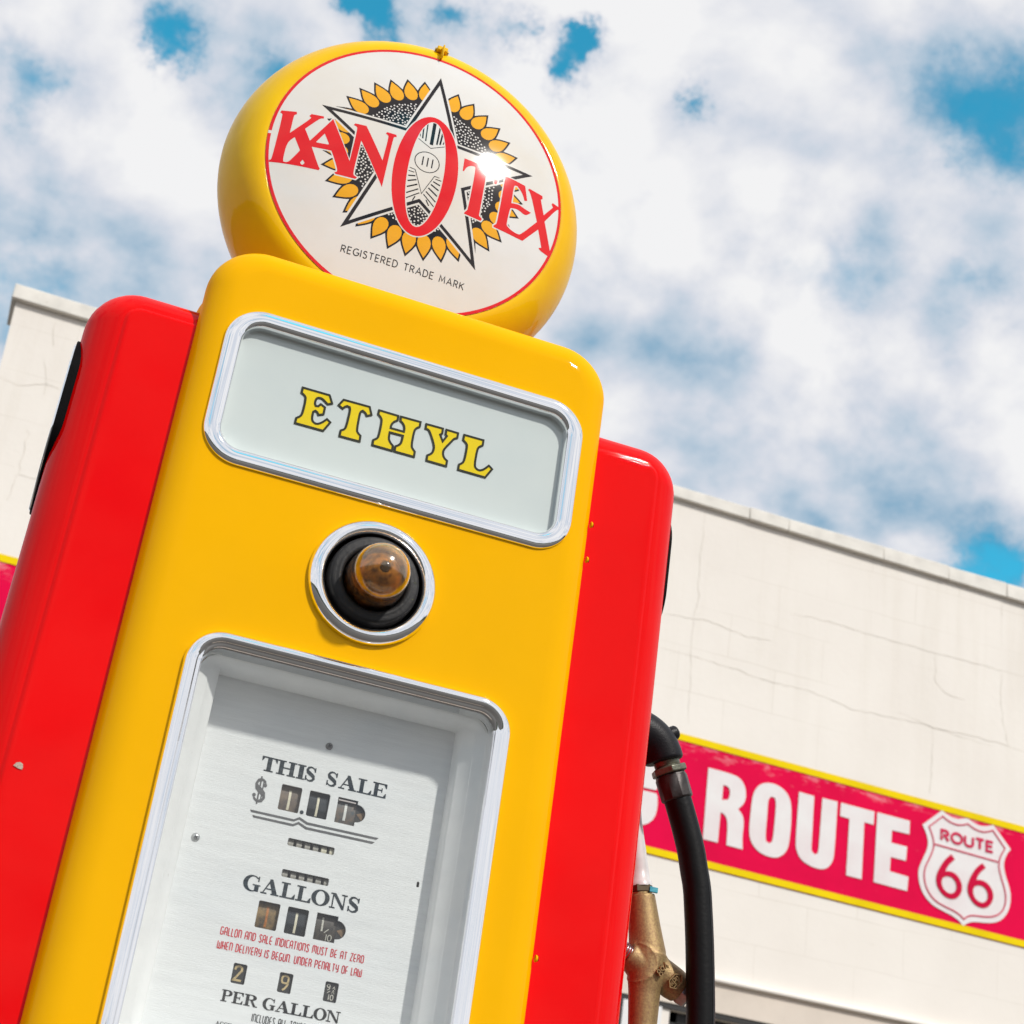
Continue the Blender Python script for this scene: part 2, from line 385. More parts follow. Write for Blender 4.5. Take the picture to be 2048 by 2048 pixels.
def line_text(txt, font, x0, x1, z0, z1, sw, gap=.3, space=.55):
    """strokes of a whole line fitted between x0..x1; returns [shapes per glyph]"""
    h = z1-z0; sw_u = sw/h; H = 1-sw_u; w = 0; items = []
    for ch in txt:
        if ch == ' ': w += space; continue
        gw, st = font(ch); items.append((w, st)); w += gw+gap
    w -= gap; kx = (x1-x0-sw)/w; out = []
    for ox, st in items:
        out.append([ribbon([(x0+sw/2+(ox+a)*kx, z0+sw/2+b*H*h) for a, b in P], sw, bool(c)) for P, c in st])
    return out
def rect(x0, x1, y0, y1): return ([(x0, y0), (x1, y0), (x1, y1), (x0, y1)], [])
def serif(ch):
    """bold roman capitals in a unit box (0..1 x 0..1), returns list of (outer, holes)"""
    s = .09; A_ = arc
    if ch == 'I': return [rect(.22, .78, 0, 1), rect(0, 1, 0, s), rect(0, 1, 1-s, 1)]
    if ch == 'T': return [rect(.37, .65, 0, 1), rect(.22, .8, 0, s), rect(0, 1, 1-s, 1), ([(0, 1), (0, .68), (.05, .68), (.17, .91), (.17, 1)], []), ([(1, 1), (1, .68), (.95, .68), (.83, .91), (.83, 1)], [])]
    if ch == 'H': return [rect(.11, .33, 0, 1), rect(.67, .89, 0, 1), rect(0, .44, 0, s), rect(.56, 1, 0, s), rect(0, .44, 1-s, 1), rect(.56, 1, 1-s, 1), rect(.3, .7, .46, .55)]
    if ch == 'L': return [rect(.16, .43, 0, 1), rect(0, .6, 1-s, 1), rect(0, 1, 0, s), ([(1, 0), (1, .33), (.94, .33), (.78, .09), (.7, 0)], [])]
    if ch == 'E': return [rect(.13, .4, 0, 1), rect(0, 1, 1-s, 1), rect(0, 1, 0, s), rect(.3, .68, .46, .55), rect(.64, .71, .35, .66), ([(1, 0), (1, .32), (.94, .32), (.8, .09), (.7, 0)], []), ([(1, 1), (1, .68), (.94, .68), (.8, .91), (.7, 1)], [])]
    if ch == 'A': return [([(.06, 0), (.13, 0), (.5, .86), (.46, 1)], []), ([(.42, 1), (.57, 1), (.93, 0), (.66, 0), (.4, .82)], []), rect(0, .34, 0, s), rect(.56, 1, 0, s), rect(.22, .7, .3, .38)]
    if ch == 'N': return [rect(.12, .2, 0, 1), rect(.8, .88, 0, 1), ([(.06, 1), (.3, 1), (.88, .12), (.88, 0), (.76, 0), (.12, .93)], []), rect(0, .34, 0, s), rect(.66, 1, 1-s, 1), rect(0, .25, 1-s, 1)]
    if ch == 'O': return [(ellipse(.5, .5, .5, .53, 40), [ellipse(.5, .5, .25, .45, 32)[::-1]])]
    if ch in 'GC':
        sh = [(A_(.5, .5, .5, .53, 40, 320, 30)+A_(.56, .5, .3, .45, 312, 48, 24), []), rect(.83, .9, .66, 1.0)]
        return sh+([rect(.68, .92, 0.02, .44), rect(.56, 1, .38, .46)] if ch == 'G' else [([(.84, .34), (.95, .34), (.9, .1), (.8, .14)], [])])
    if ch == 'P': return [rect(.13, .38, 0, 1), rect(0, .56, 0, s), rect(0, .4, 1-s, 1), ([(.3, 1), (.6, 1)]+A_(.6, .74, .4, .26, 85, -85, 10)+[(.6, .48), (.3, .48)], [([(.36, .92), (.55, .92)]+A_(.55, .74, .17, .18, 85, -85, 8)+[(.55, .56), (.36, .56)])[::-1]])]
    if ch == 'R': return [rect(.12, .34, 0, 1), rect(0, .47, 0, s), rect(0, .4, 1-s, 1), ([(.3, 1), (.52, 1)]+A_(.52, .75, .36, .25, 85, -85, 10)+[(.52, .5), (.3, .5)], [([(.33, .92), (.48, .92)]+A_(.48, .75, .16, .17, 85, -85, 8)+[(.48, .58), (.33, .58)])[::-1]]), ([(.42, .55), (.62, .52), (.86, .09), (1, .09), (1, 0), (.72, 0)], [])]
    if ch == 'U': return [rect(.1, .34, .3, 1), rect(.72, .8, .3, 1), rect(0, .44, 1-s, 1), rect(.58, .95, 1-s, 1), (A_(.45, .32, .35, .34, 180, 360, 12)+A_(.53, .32, .19, .24, 360, 180, 12), [])]
    if ch == 'S':
        P = [(.86, .73), (.78, .88), (.62, .96), (.44, .97), (.26, .9), (.18, .76), (.24, .63), (.42, .54), (.62, .45), (.78, .35), (.82, .22), (.72, .09), (.52, .03), (.33, .05), (.18, .14), (.1, .3)]
        ws = [.07, .08, .09, .12, .18, .24, .27, .27, .27, .27, .24, .18, .12, .09, .08, .07]
        return [brush(P, ws), rect(.82, .93, .66, .98), rect(.06, .17, .02, .36)]
def serif_text(items, z0, z1):
    out = []
    for ch, x0, x1 in items:
        out.append([([(x0+a*(x1-x0), z0+b*(z1-z0)) for a, b in o_], [[(x0+a*(x1-x0), z0+b*(z1-z0)) for a, b in h] for h in hs]) for o_, hs in serif(ch)])
    return out
def print_on(name, glyphs, place, m, parent, grid=0, **kw):
    V, F = merge([region(g, grid, **kw) for g in glyphs])
    V = [place(a, b) for a, b in V]
    o = mesh(name, V, F, m, parent)
    # faces look towards -y
    me = o.data
    import bmesh
    b = bmesh.new(); b.from_mesh(me)
    for f in b.faces:
        f.normal_update()
        if f.normal.y > 0: f.normal_flip()
    b.to_mesh(me); b.free(); me.update()
    return o

# ================================================================== materials used
m_yel = mat('yellow_paint', (.94, .470, .0), .5, spec=.0, coat=.17, coat_rough=.05, noise_amt=.05, noise_scale=5, bump=.05, bump_scale=14)
m_gyel = mat('globe_yellow_plastic', (.93, .57, .0), .45, spec=.05, coat=.35, coat_rough=.05, noise_amt=.10, noise_scale=6, bump=.12, bump_scale=9, col2=(.86, .47, .0))
m_red = mat('red_paint', (.87, .0, .0), .45, spec=.0, coat=.34, coat_rough=.03, noise_amt=.12, noise_scale=3, bump=.10, bump_scale=8)
m_chrome = mat('polished_chrome', (.97, .97, .98), .03, metal=1, noise_amt=.03, noise_scale=18, bump=.10, bump_scale=10)
m_black = mat('black_rubber', (.0025, .0025, .003), .6, spec=.06, noise_amt=.4, noise_scale=60, bump=.3, bump_scale=300)
m_lens = mat('milk_glass', (.79, .775, .75), .5, world=True, spec=0, coat=1, coat_rough=.06, coat_ior=1.55, noise_amt=.05, noise_scale=7, col2=(.76, .71, .63), bump=.05, bump_scale=16)
m_pw = m_lens
m_pk = mat('print_black', (.012, .006, .006), .5, spec=0, coat=1, coat_rough=.06, coat_ior=1.5, noise_amt=.3, bump=.05, bump_scale=16)
m_pr = mat('print_red', (.80, .004, .008), .5, spec=0, coat=1, coat_rough=.06, coat_ior=1.5, noise_amt=.08, bump=.05, bump_scale=16)
m_po = mat('print_orange', (.90, .42, .004), .5, spec=0, coat=1, coat_rough=.06, coat_ior=1.5, noise_amt=.08, bump=.05, bump_scale=16)

# ================================================================== gas pump
pump = empty('gas_pump', (0, .2, .15), 'yellow and red vintage gas pump with a round white globe on top', 'gas pump')
def L3(loops, name, m, parent=pump, capa=False, capb=False, **kw):
    V, F = loft(loops); n = len(loops[0])
    if capa: F.append(tuple(range(n))[::-1])
    if capb: F.append(tuple(range(len(V)-n, len(V))))
    o = mesh(name, V, F, m, parent, smooth=True, **kw); fixn(o); return o
# cabinet behind the door
HWc = .2265
prof = [(.0, .46), (.0, .075)]+[(.030*(1-math.cos(R(t))), .075-.03*math.sin(R(t))) for t in range(15, 91, 15)]
L3(rprof(0, 1.045, HWc, .905, .055, [(.03, .475), (.006, .47)]+prof), 'cabinet', m_yel, capa=True, wn=True)
# dark rubber seal between door and cabinet
L3(rprof(0, 1.045, .2175, .90, .05, [(0, .05), (0, .024)]), 'door_seal', m_black, angle=40)
# door with its three openings
DH, DC = .825, 1.141
fil = [(0, .031), (0, .028)]+[(.034*(1-math.cos(R(t))), .028*(1-math.sin(R(t)))) for t in (10, 20, 30, 40, 50, 60, 70, 80, 90)]
loops = rprof(0, DC, .2245, DH, .058, fil, n=12)
V, F = loft(loops); base = [(x, z) for x, y, z in loops[-1]]
holes = [rrect(.188, .080, .032, 0, 1.7959), ellipse(0, 1.6234, .0565, .0565, 48), rrect(.154, .198, .03, 0, 1.3303)]
A, T_ = region([(base, [h[::-1] for h in holes])])
b0 = len(V); V = [tuple(v) for v in V]+[(a, 0.0, c) for a, c in A]; F = F+[tuple(int(i)+b0 for i in t) for t in T_]
door = mesh('front_door', V, F, m_yel, pump)
import bmesh
b = bmesh.new(); b.from_mesh(door.data); bmesh.ops.remove_doubles(b, verts=b.verts, dist=1e-5); bmesh.ops.recalc_face_normals(b, faces=b.faces)
for f in b.faces:
    if abs(f.normal.y) > .999 and f.normal.y > 0: f.normal_flip()
    f.smooth = True
b.to_mesh(door.data); b.free(); w = door.modifiers.new('wn', 'WEIGHTED_NORMAL'); w.weight = 100; w.keep_sharp = True
# screws along the right edge of the door
for z in (1.7585, 1.7175, 1.30, 1.0, .6):
    V, F = axis_lathe((.2235, .014, z), (1, 0, 0), [(0, .0034), (.0012, .0034), (.0022, .0026), (.0027, .0012), (.0027, 0)], 16)
    s = mesh('door_screw', V, F, m_yel, door, smooth=True)
    sv = box(.2262, .2269, .0136, .0144, z-.002, z+.002); mesh('slot', *sv, m_black, s)
# small dome hinge studs
# red side panels: rounded front, a faint crease where the rounding starts
def rr4(x0, x1, z0, z1, rad, n=10):
    P = []
    for (cx, cz, r_, a0) in ((x1-rad[0], z1-rad[0], rad[0], 0), (x0+rad[1], z1-rad[1], rad[1], 90), (x0+rad[2], z0+rad[2], rad[2], 180), (x1-rad[3], z0+rad[3], rad[3], 270)):
        for k_ in range(n+1):
            a = R(a0+90*k_/n); P.append((cx+r_*math.cos(a), cz+r_*math.sin(a)))
    return P
for sx in (-1, 1):
    lps = []; rin = .004
    for io, ii, y in [(.004, .001, .46), (0, 0, .455)]+[(.0555*(1-math.sin(R(f_))), rin*(1-math.sin(R(f_))), .0265+.048*(1-math.cos(R(f_)))) for f_ in (90, 80, 70, 62, 54, 47, 40, 34, 28, 24)]+[(.0345, rin*.80, .03075), (.0358, rin*.86, .0303), (.0372, rin*.90, .0292), (.0388, rin*.95, .0283), (.0403, rin*.98, .0280), (.046, rin*1.05, .0279)]:
        ro, ri = max(.052-io, .006), .004
        L_ = rr4(.2140+ii, (.3315 if sx < 0 else .3365)-io, .16+io, (1.8975 if sx < 0 else 1.892)-io*.92, (ro, ri, ri, ro))
        if sx < 0: L_ = [(-a, c) for a, c in L_]
        lps.append([(a, y, c) for a, c in L_])
    V, F = loft(lps); n = len(lps[0])
    F.append(tuple(range(n))[::-1]); F.append(tuple(range(len(V)-n, len(V))))
    sp = mesh('side_panel', V, F, m_red, pump, smooth=True, wn=True); fixn(sp)
    gx = .0012 if sx < 0 else .0058; yq = .143 if sx < 0 else .154
    # black grip plate let into the flank, with a thin chrome outer trim
    V, F = loft([[(sx*(x+gx), y, z) for y, z in rrect(.090-i_, .080-i_, .050, yq, 1.760)] for i_, x in ((0, .300), (0, .3326), (.0010, .3334), (.003, .3336))]); F.append(tuple(range(len(V)-44, len(V))))
    g = mesh('side_grip', V, F, m_black, sp, smooth=True, angle=50); fixn(g)
    if sx < 0:
        V, F = loft([[(sx*(x+gx), y, z) for y, z in rrect(.090-i_, .080-i_, .050, yq, 1.760)] for i_, x in ((.003, .3330), (.003, .3346), (.004, .3352), (.0065, .3352), (.007, .3330))])
        g = mesh('grip_trim', V, F, m_chrome, sp, smooth=True); fixn(g)
    if sx < 0:
        sp['label'] = 'red side panel with a chipped paint spot'
        cx, cz = -.2820, 1.3755
        P = [(-.0042, -.001), (-.002, .0022), (.001, .0034), (.0038, .002), (.0046, -.0008), (.0044, -.003), (.001, -.0028)]
        print_on('paint_chip', [[([(cx+a, cz+c) for a, c in P], [])]], lambda x, z: (x, .0270, z), mat('bare_primer', (.66, .50, .40), .7, noise_amt=.6, noise_scale=900), sp)
# bezels -------------------------------------------------------------
def bezel(name, cz, hh, prof, r, hw):
    return L3(rprof(0, cz, hw, hh, r, prof, n=14), name, m_chrome)
pf = [(0, .002), (0, -.0015), (.0012, -.0034), (.003, -.0043), (.0055, -.0048), (.009, -.0050), (.0125, -.0048), (.0150, -.0042), (.0168, -.0030), (.0180, -.0006), (.0186, .003), (.0188, .0082)]
bz = bezel('sign_bezel', 1.7959, .0888, pf, .040, .1970)
pf2 = [(0, .002), (0, -.002), (.0010, -.0052), (.0030, -.0078), (.0060, -.0092), (.0095, -.0090), (.0118, -.0072), (.0126, -.0058), (.0136, -.0054), (.0150, -.0052), (.0164, -.0040), (.0172, -.001), (.0176, .006), (.0182, .014)]
bz2 = bezel('dial_bezel', 1.3325, .2035, pf2, .036, .1635)
# ethyl sign glass
m_glass_sign = mat('frosted_sign_glass', (.56, .62, .605), .5, spec=.1, coat=1, coat_rough=.015, coat_ior=1.7, noise_amt=.05, noise_scale=4, col2=(.60, .66, .635))
V, F = loft([[(x, y, z) for x, z in rrect(.186, .078, .02, 0, 1.7959)] for y in (.013, .0085)]); F.append(tuple(range(44, 88)))
gl = mesh('sign_glass', V, F, m_glass_sign, pump); fixn(gl)
D = json.loads('''{"KAN_K":[[-180.6,33.3],[-162.7,36.0],[-161.7,32.5],[-164.1,31.1],[-164.9,28.5],[-164.9,2.8],[-145.0,30.0],[-144.5,32.4],[-147.0,34.0],[-145.0,37.7],[-130.1,38.5],[-129.5,35.3],[-133.0,34.5],[-136.5,30.6],[-148.6,13.7],[-139.8,-2.0],[-136.1,-10.1],[-123.5,-35.0],[-121.0,-37.7],[-122.0,-40.4],[-142.8,-40.8],[-165.1,-42.0],[-181.0,-44.0],[-181.0,-41.1],[-179.4,-40.4],[-178.4,-36.8],[-178.0,27.2],[-179.2,28.8],[-181.5,29.9]],"K_hole":[[-158.2,-1.7],[-165.5,-11.6],[-165.7,-36.7],[-164.3,-39.5],[-161.3,-39.6],[-158.2,-37.6],[-156.3,-34.2],[-148.6,-19.3],[-149.1,-17.8]],"K_drop":[[-143.0,-31.1],[-145.2,-35.6],[-143.8,-37.9],[-142.0,-38.2],[-140.4,-36.4],[-140.2,-34.3]],"AN":[[-118.4,38.0],[-88.7,-16.8],[-87.5,33.2],[-89.2,36.0],[-93.0,37.1],[-91.6,40.1],[-77.6,40.9],[-50.2,-2.9],[-48.5,33.7],[-49.7,36.3],[-52.6,37.7],[-51.6,40.5],[-39.7,40.7],[-38.9,37.3],[-41.5,36.6],[-42.8,33.6],[-44.3,-40.1],[-80.2,17.2],[-81.7,-30.8],[-80.2,-34.9],[-75.8,-36.6],[-77.5,-39.3],[-101.9,-39.7],[-103.5,-37.6],[-100.9,-36.3],[-100.4,-32.7],[-111.9,-9.3],[-113.2,-8.6],[-136.2,-9.9],[-144.3,-10.6],[-141.3,-3.7],[-139.8,-2.0]],"A_hole":[[-124.6,13.4],[-132.3,-1.4],[-131.4,-2.2],[-117.7,-1.1],[-117.1,0.2]],"T":[[49.8,40.2],[62.7,40.1],[77.7,38.9],[86.4,38.0],[92.9,37.3],[96.4,34.0],[97.3,29.5],[97.0,22.1],[95.4,19.8],[93.4,20.4],[92.1,25.9],[89.3,30.4],[84.5,32.2],[81.3,30.1],[81.0,25.1],[80.8,-33.9],[85.5,-37.0],[84.0,-40.4],[61.6,-39.0],[61.7,-36.7],[64.2,-33.4],[65.3,-30.7],[66.3,31.3],[64.6,33.6],[61.0,33.3],[56.2,30.4],[53.2,25.7],[51.9,20.6],[50.0,21.0]],"EX":[[106.4,37.6],[115.5,37.9],[134.6,36.0],[140.3,15.2],[136.7,13.5],[133.5,20.9],[129.7,25.9],[124.0,30.8],[120.7,29.9],[119.6,26.6],[119.7,2.1],[130.2,4.9],[135.5,2.7],[147.8,0.5],[144.6,-3.7],[141.8,-6.0],[138.1,-6.4],[133.4,-4.3],[127.6,-3.0],[119.9,-5.2],[118.9,-10.4],[118.0,-29.8],[119.1,-32.6],[124.2,-35.5],[130.6,-37.2],[135.6,-37.5],[139.1,-35.9],[157.7,-8.8],[143.0,29.7],[139.2,32.0],[140.7,34.8],[159.9,32.6],[160.8,28.2],[158.5,26.2],[165.5,5.4],[176.7,22.7],[174.2,27.0],[175.5,29.4],[185.2,27.4],[185.0,23.9],[181.8,21.5],[168.1,-3.1],[184.1,-47.4],[182.2,-49.6],[168.3,-46.7],[165.6,-43.8],[169.4,-41.7],[161.1,-18.5],[142.6,-44.0],[102.0,-41.4],[101.6,-39.3],[104.5,-36.4],[105.5,-33.4]],"ETHYL":[[[-107.0,1816.8],[-78.3,1816.9],[-74.1,1808.4],[-78.5,1806.2],[-82.2,1808.9],[-85.8,1811.0],[-89.5,1810.5],[-91.3,1808.1],[-91.6,1803.1],[-90.1,1800.4],[-87.4,1800.9],[-85.4,1804.0],[-80.5,1801.7],[-80.6,1793.6],[-85.5,1791.3],[-87.0,1794.0],[-89.4,1795.0],[-91.3,1793.3],[-91.5,1787.6],[-90.6,1783.0],[-87.6,1780.8],[-83.9,1781.1],[-79.5,1784.8],[-76.0,1789.4],[-72.0,1786.8],[-77.4,1775.3],[-107.0,1775.0],[-106.9,1781.0],[-103.4,1783.8],[-101.7,1787.9],[-101.5,1804.8],[-102.8,1808.3],[-107.0,1810.5]],[[-63.1,1816.5],[-35.1,1817.0],[-31.6,1808.5],[-36.3,1805.9],[-38.2,1808.9],[-41.3,1810.4],[-43.3,1808.7],[-43.9,1804.9],[-43.6,1787.4],[-42.4,1784.3],[-38.7,1781.6],[-38.5,1775.0],[-59.8,1774.6],[-59.8,1781.2],[-56.6,1783.3],[-55.0,1786.6],[-54.3,1807.3],[-55.5,1810.1],[-58.2,1810.6],[-60.7,1808.8],[-62.2,1806.2],[-67.1,1808.8]],[[-24.6,1816.4],[-3.7,1816.3],[-3.6,1811.0],[-7.7,1807.6],[-9.3,1803.2],[-9.2,1800.0],[5.2,1800.2],[5.2,1805.0],[3.1,1809.1],[-0.4,1811.4],[-0.7,1816.4],[20.8,1816.7],[20.7,1810.9],[16.8,1807.6],[15.7,1802.9],[15.7,1787.3],[17.0,1784.3],[20.3,1781.3],[20.4,1775.3],[-0.7,1775.1],[-0.8,1781.1],[2.8,1783.6],[4.7,1787.2],[5.0,1795.4],[-9.3,1795.0],[-9.3,1787.6],[-7.2,1784.0],[-3.6,1780.9],[-3.4,1775.1],[-24.7,1775.1],[-24.8,1781.0],[-21.1,1783.9],[-19.9,1787.8],[-19.7,1804.8],[-21.0,1808.7],[-24.7,1811.4]],[[27.3,1816.4],[45.6,1816.7],[45.7,1810.6],[43.7,1808.9],[47.7,1802.0],[51.2,1809.6],[49.6,1810.8],[49.5,1816.6],[62.5,1816.5],[62.5,1810.7],[59.0,1808.6],[57.1,1804.9],[50.3,1793.6],[50.0,1787.8],[52.2,1783.7],[55.8,1781.4],[55.8,1775.1],[34.2,1775.1],[34.1,1781.2],[37.7,1784.0],[39.6,1787.6],[39.6,1794.7],[32.4,1808.8],[30.1,1810.8],[27.3,1810.9]],[[69.5,1816.7],[91.0,1816.9],[91.0,1810.7],[87.2,1807.8],[85.9,1803.7],[85.6,1785.2],[88.0,1781.9],[92.0,1780.9],[96.1,1783.3],[101.2,1789.6],[105.2,1786.7],[99.2,1775.1],[69.1,1775.1],[69.1,1781.1],[72.5,1783.9],[74.1,1787.7],[74.6,1804.9],[73.1,1807.9],[69.2,1810.4]]],"ROUTE":[[[[3555.1,4004.8],[3712.2,4001.1],[3760.8,3986.6],[3791.5,3949.6],[3803.5,3901.0],[3796.1,3848.3],[3760.4,3807.5],[3794.4,3775.3],[3802.5,3726.6],[3798.5,3653.9],[3806.7,3584.3],[3705.9,3587.2],[3703.2,3704.5],[3691.8,3745.1],[3670.9,3762.0],[3653.5,3765.3],[3651.7,3589.6],[3559.5,3590.6]],[[3656.2,3925.7],[3683.6,3924.7],[3700.9,3906.7],[3701.8,3870.5],[3690.6,3846.1],[3656.2,3838.2]]],[[[3933.5,4006.1],[4005.6,4002.8],[4064.1,3968.2],[4092.4,3908.3],[4096.7,3792.1],[4093.2,3675.5],[4073.5,3620.9],[4029.1,3584.1],[3974.8,3576.6],[3903.4,3591.1],[3852.8,3637.2],[3836.1,3698.1],[3838.8,3807.0],[3842.1,3909.9],[3872.4,3975.7]],[[3959.5,3927.2],[3983.6,3923.9],[3993.3,3900.4],[3993.8,3842.0],[3990.7,3696.2],[3983.6,3665.9],[3968.7,3655.4],[3948.6,3661.8],[3941.2,3685.3],[3943.2,3830.6],[3941.5,3903.3]]],[[[4134.4,3995.4],[4233.0,3992.0],[4234.6,3699.1],[4236.5,3670.6],[4257.5,3653.5],[4276.7,3664.9],[4281.2,3694.8],[4286.3,3993.1],[4385.5,3993.4],[4382.9,3695.2],[4374.5,3635.5],[4345.1,3593.2],[4302.3,3575.5],[4234.5,3580.3],[4169.4,3605.7],[4138.1,3656.5],[4131.8,3712.8]]],[[[4408.3,3992.6],[4629.2,3988.9],[4627.3,3908.9],[4565.6,3911.4],[4565.2,3575.3],[4464.5,3577.0],[4467.7,3909.5],[4406.5,3912.8]]],[[[4648.1,3989.5],[4865.8,3986.0],[4865.6,3905.2],[4749.5,3904.1],[4747.8,3829.6],[4853.6,3828.4],[4848.8,3743.3],[4748.3,3745.2],[4745.5,3660.6],[4868.8,3654.0],[4863.9,3569.5],[4643.6,3576.0]]]],"SHIELD":[[5080.0,4098.9],[5103.3,4085.0],[5146.7,4071.2],[5189.8,4069.4],[5223.1,4079.8],[5255.5,4090.1],[5280.8,4077.8],[5319.6,4065.1],[5363.1,4064.0],[5401.6,4075.6],[5432.9,4088.1],[5474.7,4048.1],[5555.8,3965.6],[5529.5,3932.2],[5510.6,3885.8],[5508.7,3847.4],[5523.8,3791.8],[5545.9,3742.1],[5558.4,3694.7],[5556.5,3640.4],[5542.7,3592.1],[5519.2,3554.4],[5486.3,3523.1],[5439.2,3501.3],[5377.9,3490.9],[5312.2,3483.7],[5274.9,3470.0],[5238.1,3444.3],[5214.1,3467.9],[5162.2,3489.8],[5106.0,3502.6],[5035.7,3520.7],[4983.4,3558.6],[4949.2,3608.6],[4932.0,3674.7],[4935.7,3724.9],[4961.6,3784.3],[4987.7,3844.0],[4993.3,3887.1],[4979.9,3934.5],[4950.9,3982.9]],"SHIELD_IN":[[5084.8,4062.9],[5109.1,4047.9],[5147.6,4035.2],[5190.7,4032.1],[5224.0,4040.3],[5256.3,4054.4],[5281.6,4041.6],[5320.3,4028.9],[5368.6,4028.1],[5402.2,4040.6],[5428.6,4052.9],[5514.6,3960.9],[5486.1,3914.4],[5472.3,3869.1],[5475.3,3823.5],[5492.7,3772.7],[5512.5,3722.6],[5523.6,3679.2],[5519.4,3624.5],[5499.8,3583.3],[5466.9,3551.9],[5419.8,3532.1],[5367.9,3524.4],[5302.1,3518.3],[5269.4,3507.5],[5241.8,3483.6],[5213.2,3504.2],[5170.8,3520.0],[5109.8,3531.8],[5053.4,3548.7],[5010.5,3580.6],[4981.1,3627.6],[4968.9,3682.5],[4975.1,3733.3],[4999.1,3784.0],[5025.3,3843.9],[5031.0,3887.0],[5017.7,3934.5],[4993.5,3979.7]],"SIX":[[5147.9,3847.5],[5172.3,3821.4],[5135.5,3784.3],[5117.4,3755.4],[5110.9,3737.5],[5136.5,3745.0],[5174.4,3740.6],[5203.2,3719.8],[5222.9,3686.7],[5226.1,3650.2],[5210.5,3614.0],[5183.0,3589.9],[5150.4,3581.9],[5112.8,3587.6],[5079.4,3611.3],[5055.1,3643.1],[5048.1,3686.9],[5061.7,3731.1],[5092.9,3787.6],[5120.2,3822.7]],"SIX_H":[[5130.4,3713.4],[5156.3,3711.9],[5180.3,3692.2],[5189.6,3663.2],[5181.9,3632.7],[5154.2,3612.6],[5126.1,3614.9],[5099.8,3632.0],[5085.9,3661.9],[5091.1,3691.9],[5109.4,3707.3]],"SIX2":[[5359.9,3838.7],[5382.8,3816.3],[5349.0,3784.0],[5328.1,3754.5],[5321.4,3730.2],[5349.8,3738.3],[5388.0,3731.8],[5417.0,3710.9],[5436.6,3677.6],[5437.1,3640.5],[5418.7,3603.7],[5390.6,3579.4],[5357.6,3572.6],[5319.7,3579.2],[5286.1,3605.1],[5264.1,3641.6],[5260.0,3677.9],[5274.0,3726.5],[5301.4,3778.1],[5329.3,3815.4]]}''')
mm = lambda P: soften([(a/1000, c/1000) for a, c in P])
m_ey = mat('print_sign_yellow', (.82, .62, .0), .5, spec=0, coat=1, coat_rough=.015, noise_amt=.05); m_ek = mat('print_sign_black', (.03, .03, .012), .5, spec=0, coat=1, coat_rough=.015, noise_amt=.2)
for P in D['ETHYL']:
    P = mm(P)
    print_on('letter_outline', [[ribbon(P, .0023, True)]], lambda x, z: (x, .0077, z), m_ek, gl)
    print_on('letter', [[(P, [])]], lambda x, z: (x, .0080, z), m_ey, gl)
# lamp --------------------------------------------------------------
lc = (0, 0, 1.6234)
V, F = axis_lathe(lc, (0, -1, 0), [(-.002, .0655), (.002, .0655), (.0055, .0645), (.0085, .0615), (.0100, .0575), (.0098, .0535), (.0080, .0508), (.004, .0498), (-.02, .0496)], 72)
ring = mesh('lamp_ring', V, F, m_chrome, pump, smooth=True); fixn(ring)
V, F = axis_lathe(lc, (0, -1, 0), [(-.022, .0565), (-.022, 0)], 48); mesh('lamp_well', V, F, m_black, ring)
m_rub = mat('weathered_rubber', (.022, .021, .022), .5, spec=.3, noise_amt=.45, noise_scale=50, bump=.4, bump_scale=220, speck=(60, .66, (.10, .11, .03), (1, 1, 1)))
V, F = axis_lathe(lc, (0, -1, 0), [(-.02, .044), (-.004, .0462), (.004, .0464), (.010, .0450), (.0120, .0425), (.0112, .0400), (.0122, .0375), (.0122, .0345), (.010, .0326), (.002, .0320), (-.02, .032)], 72)
rb = mesh('lamp_gasket', V, F, m_rub, ring, smooth=True); fixn(rb)
# amber glass dome
mg = bpy.data.materials.new('amber_glass'); mg.use_nodes = True; t = mg.node_tree; bs = t.nodes['Principled BSDF']
bs.inputs['Base Color'].default_value = (1, .74, .34, 1); bs.inputs['Roughness'].default_value = .01; bs.inputs['Transmission Weight'].default_value = 1; bs.inputs['IOR'].default_value = 1.45; bs.inputs['Coat Weight'].default_value = 1; bs.inputs['Coat Roughness'].default_value = .16; bs.inputs['Coat IOR'].default_value = 1.7
nz = t.nodes.new('ShaderNodeTexNoise'); nz.inputs['Scale'].default_value = 60; bp = t.nodes.new('ShaderNodeBump'); bp.inputs['Strength'].default_value = .06; bp.inputs['Distance'].default_value = .001
t.links.new(nz.outputs[0], bp.inputs['Height']); t.links.new(bp.outputs[0], bs.inputs['Normal'])
rd, cy = .0286, .0325
dome = [(-.004, .0310), (.010, .0308), (.022, .0298)]+[(cy+rd*math.sin(R(a)), rd*math.cos(R(a))) for a in range(-12, 90, 8)]+[(cy+rd, 0)]
inner = [(a-.0022*(a/.06), max(r_-.0022, 0)) for a, r_ in dome][::-1]
V, F = axis_lathe(lc, (0, -1, 0), dome+inner, 64); dm = mesh('lamp_dome', V, F, mg, ring, smooth=True); fixn(dm)
# grimy reflector and bulb inside
m_ref = mat('tarnished_reflector', (.62, .36, .10), .32, metal=.5, noise_amt=.97, noise_scale=85, col2=(.015, .01, .012), bump=.6, bump_scale=150)
V, F = axis_lathe(lc, (0, -1, 0), [(.004, .0285), (.016, .0270), (.026, .0235), (.036, .0190), (.043, .0135), (.0470, .0080), (.0475, .006), (.045, .005), (.045, 0)], 48)
rf = mesh('lamp_reflector', V, F, m_ref, ring, smooth=True); fixn(rf)
V, F = axis_lathe((0, 0, 1.6234), (0, -1, 0), [(.044, .005), (.048, .0052), (.0505, .0042), (.052, .0022), (.0525, 0)], 24)
mesh('lamp_bulb', V, F, mat('dirty_bulb', (.05, .035, .03), .15, coat=.6, noise_amt=.5, noise_scale=200), ring, smooth=True)

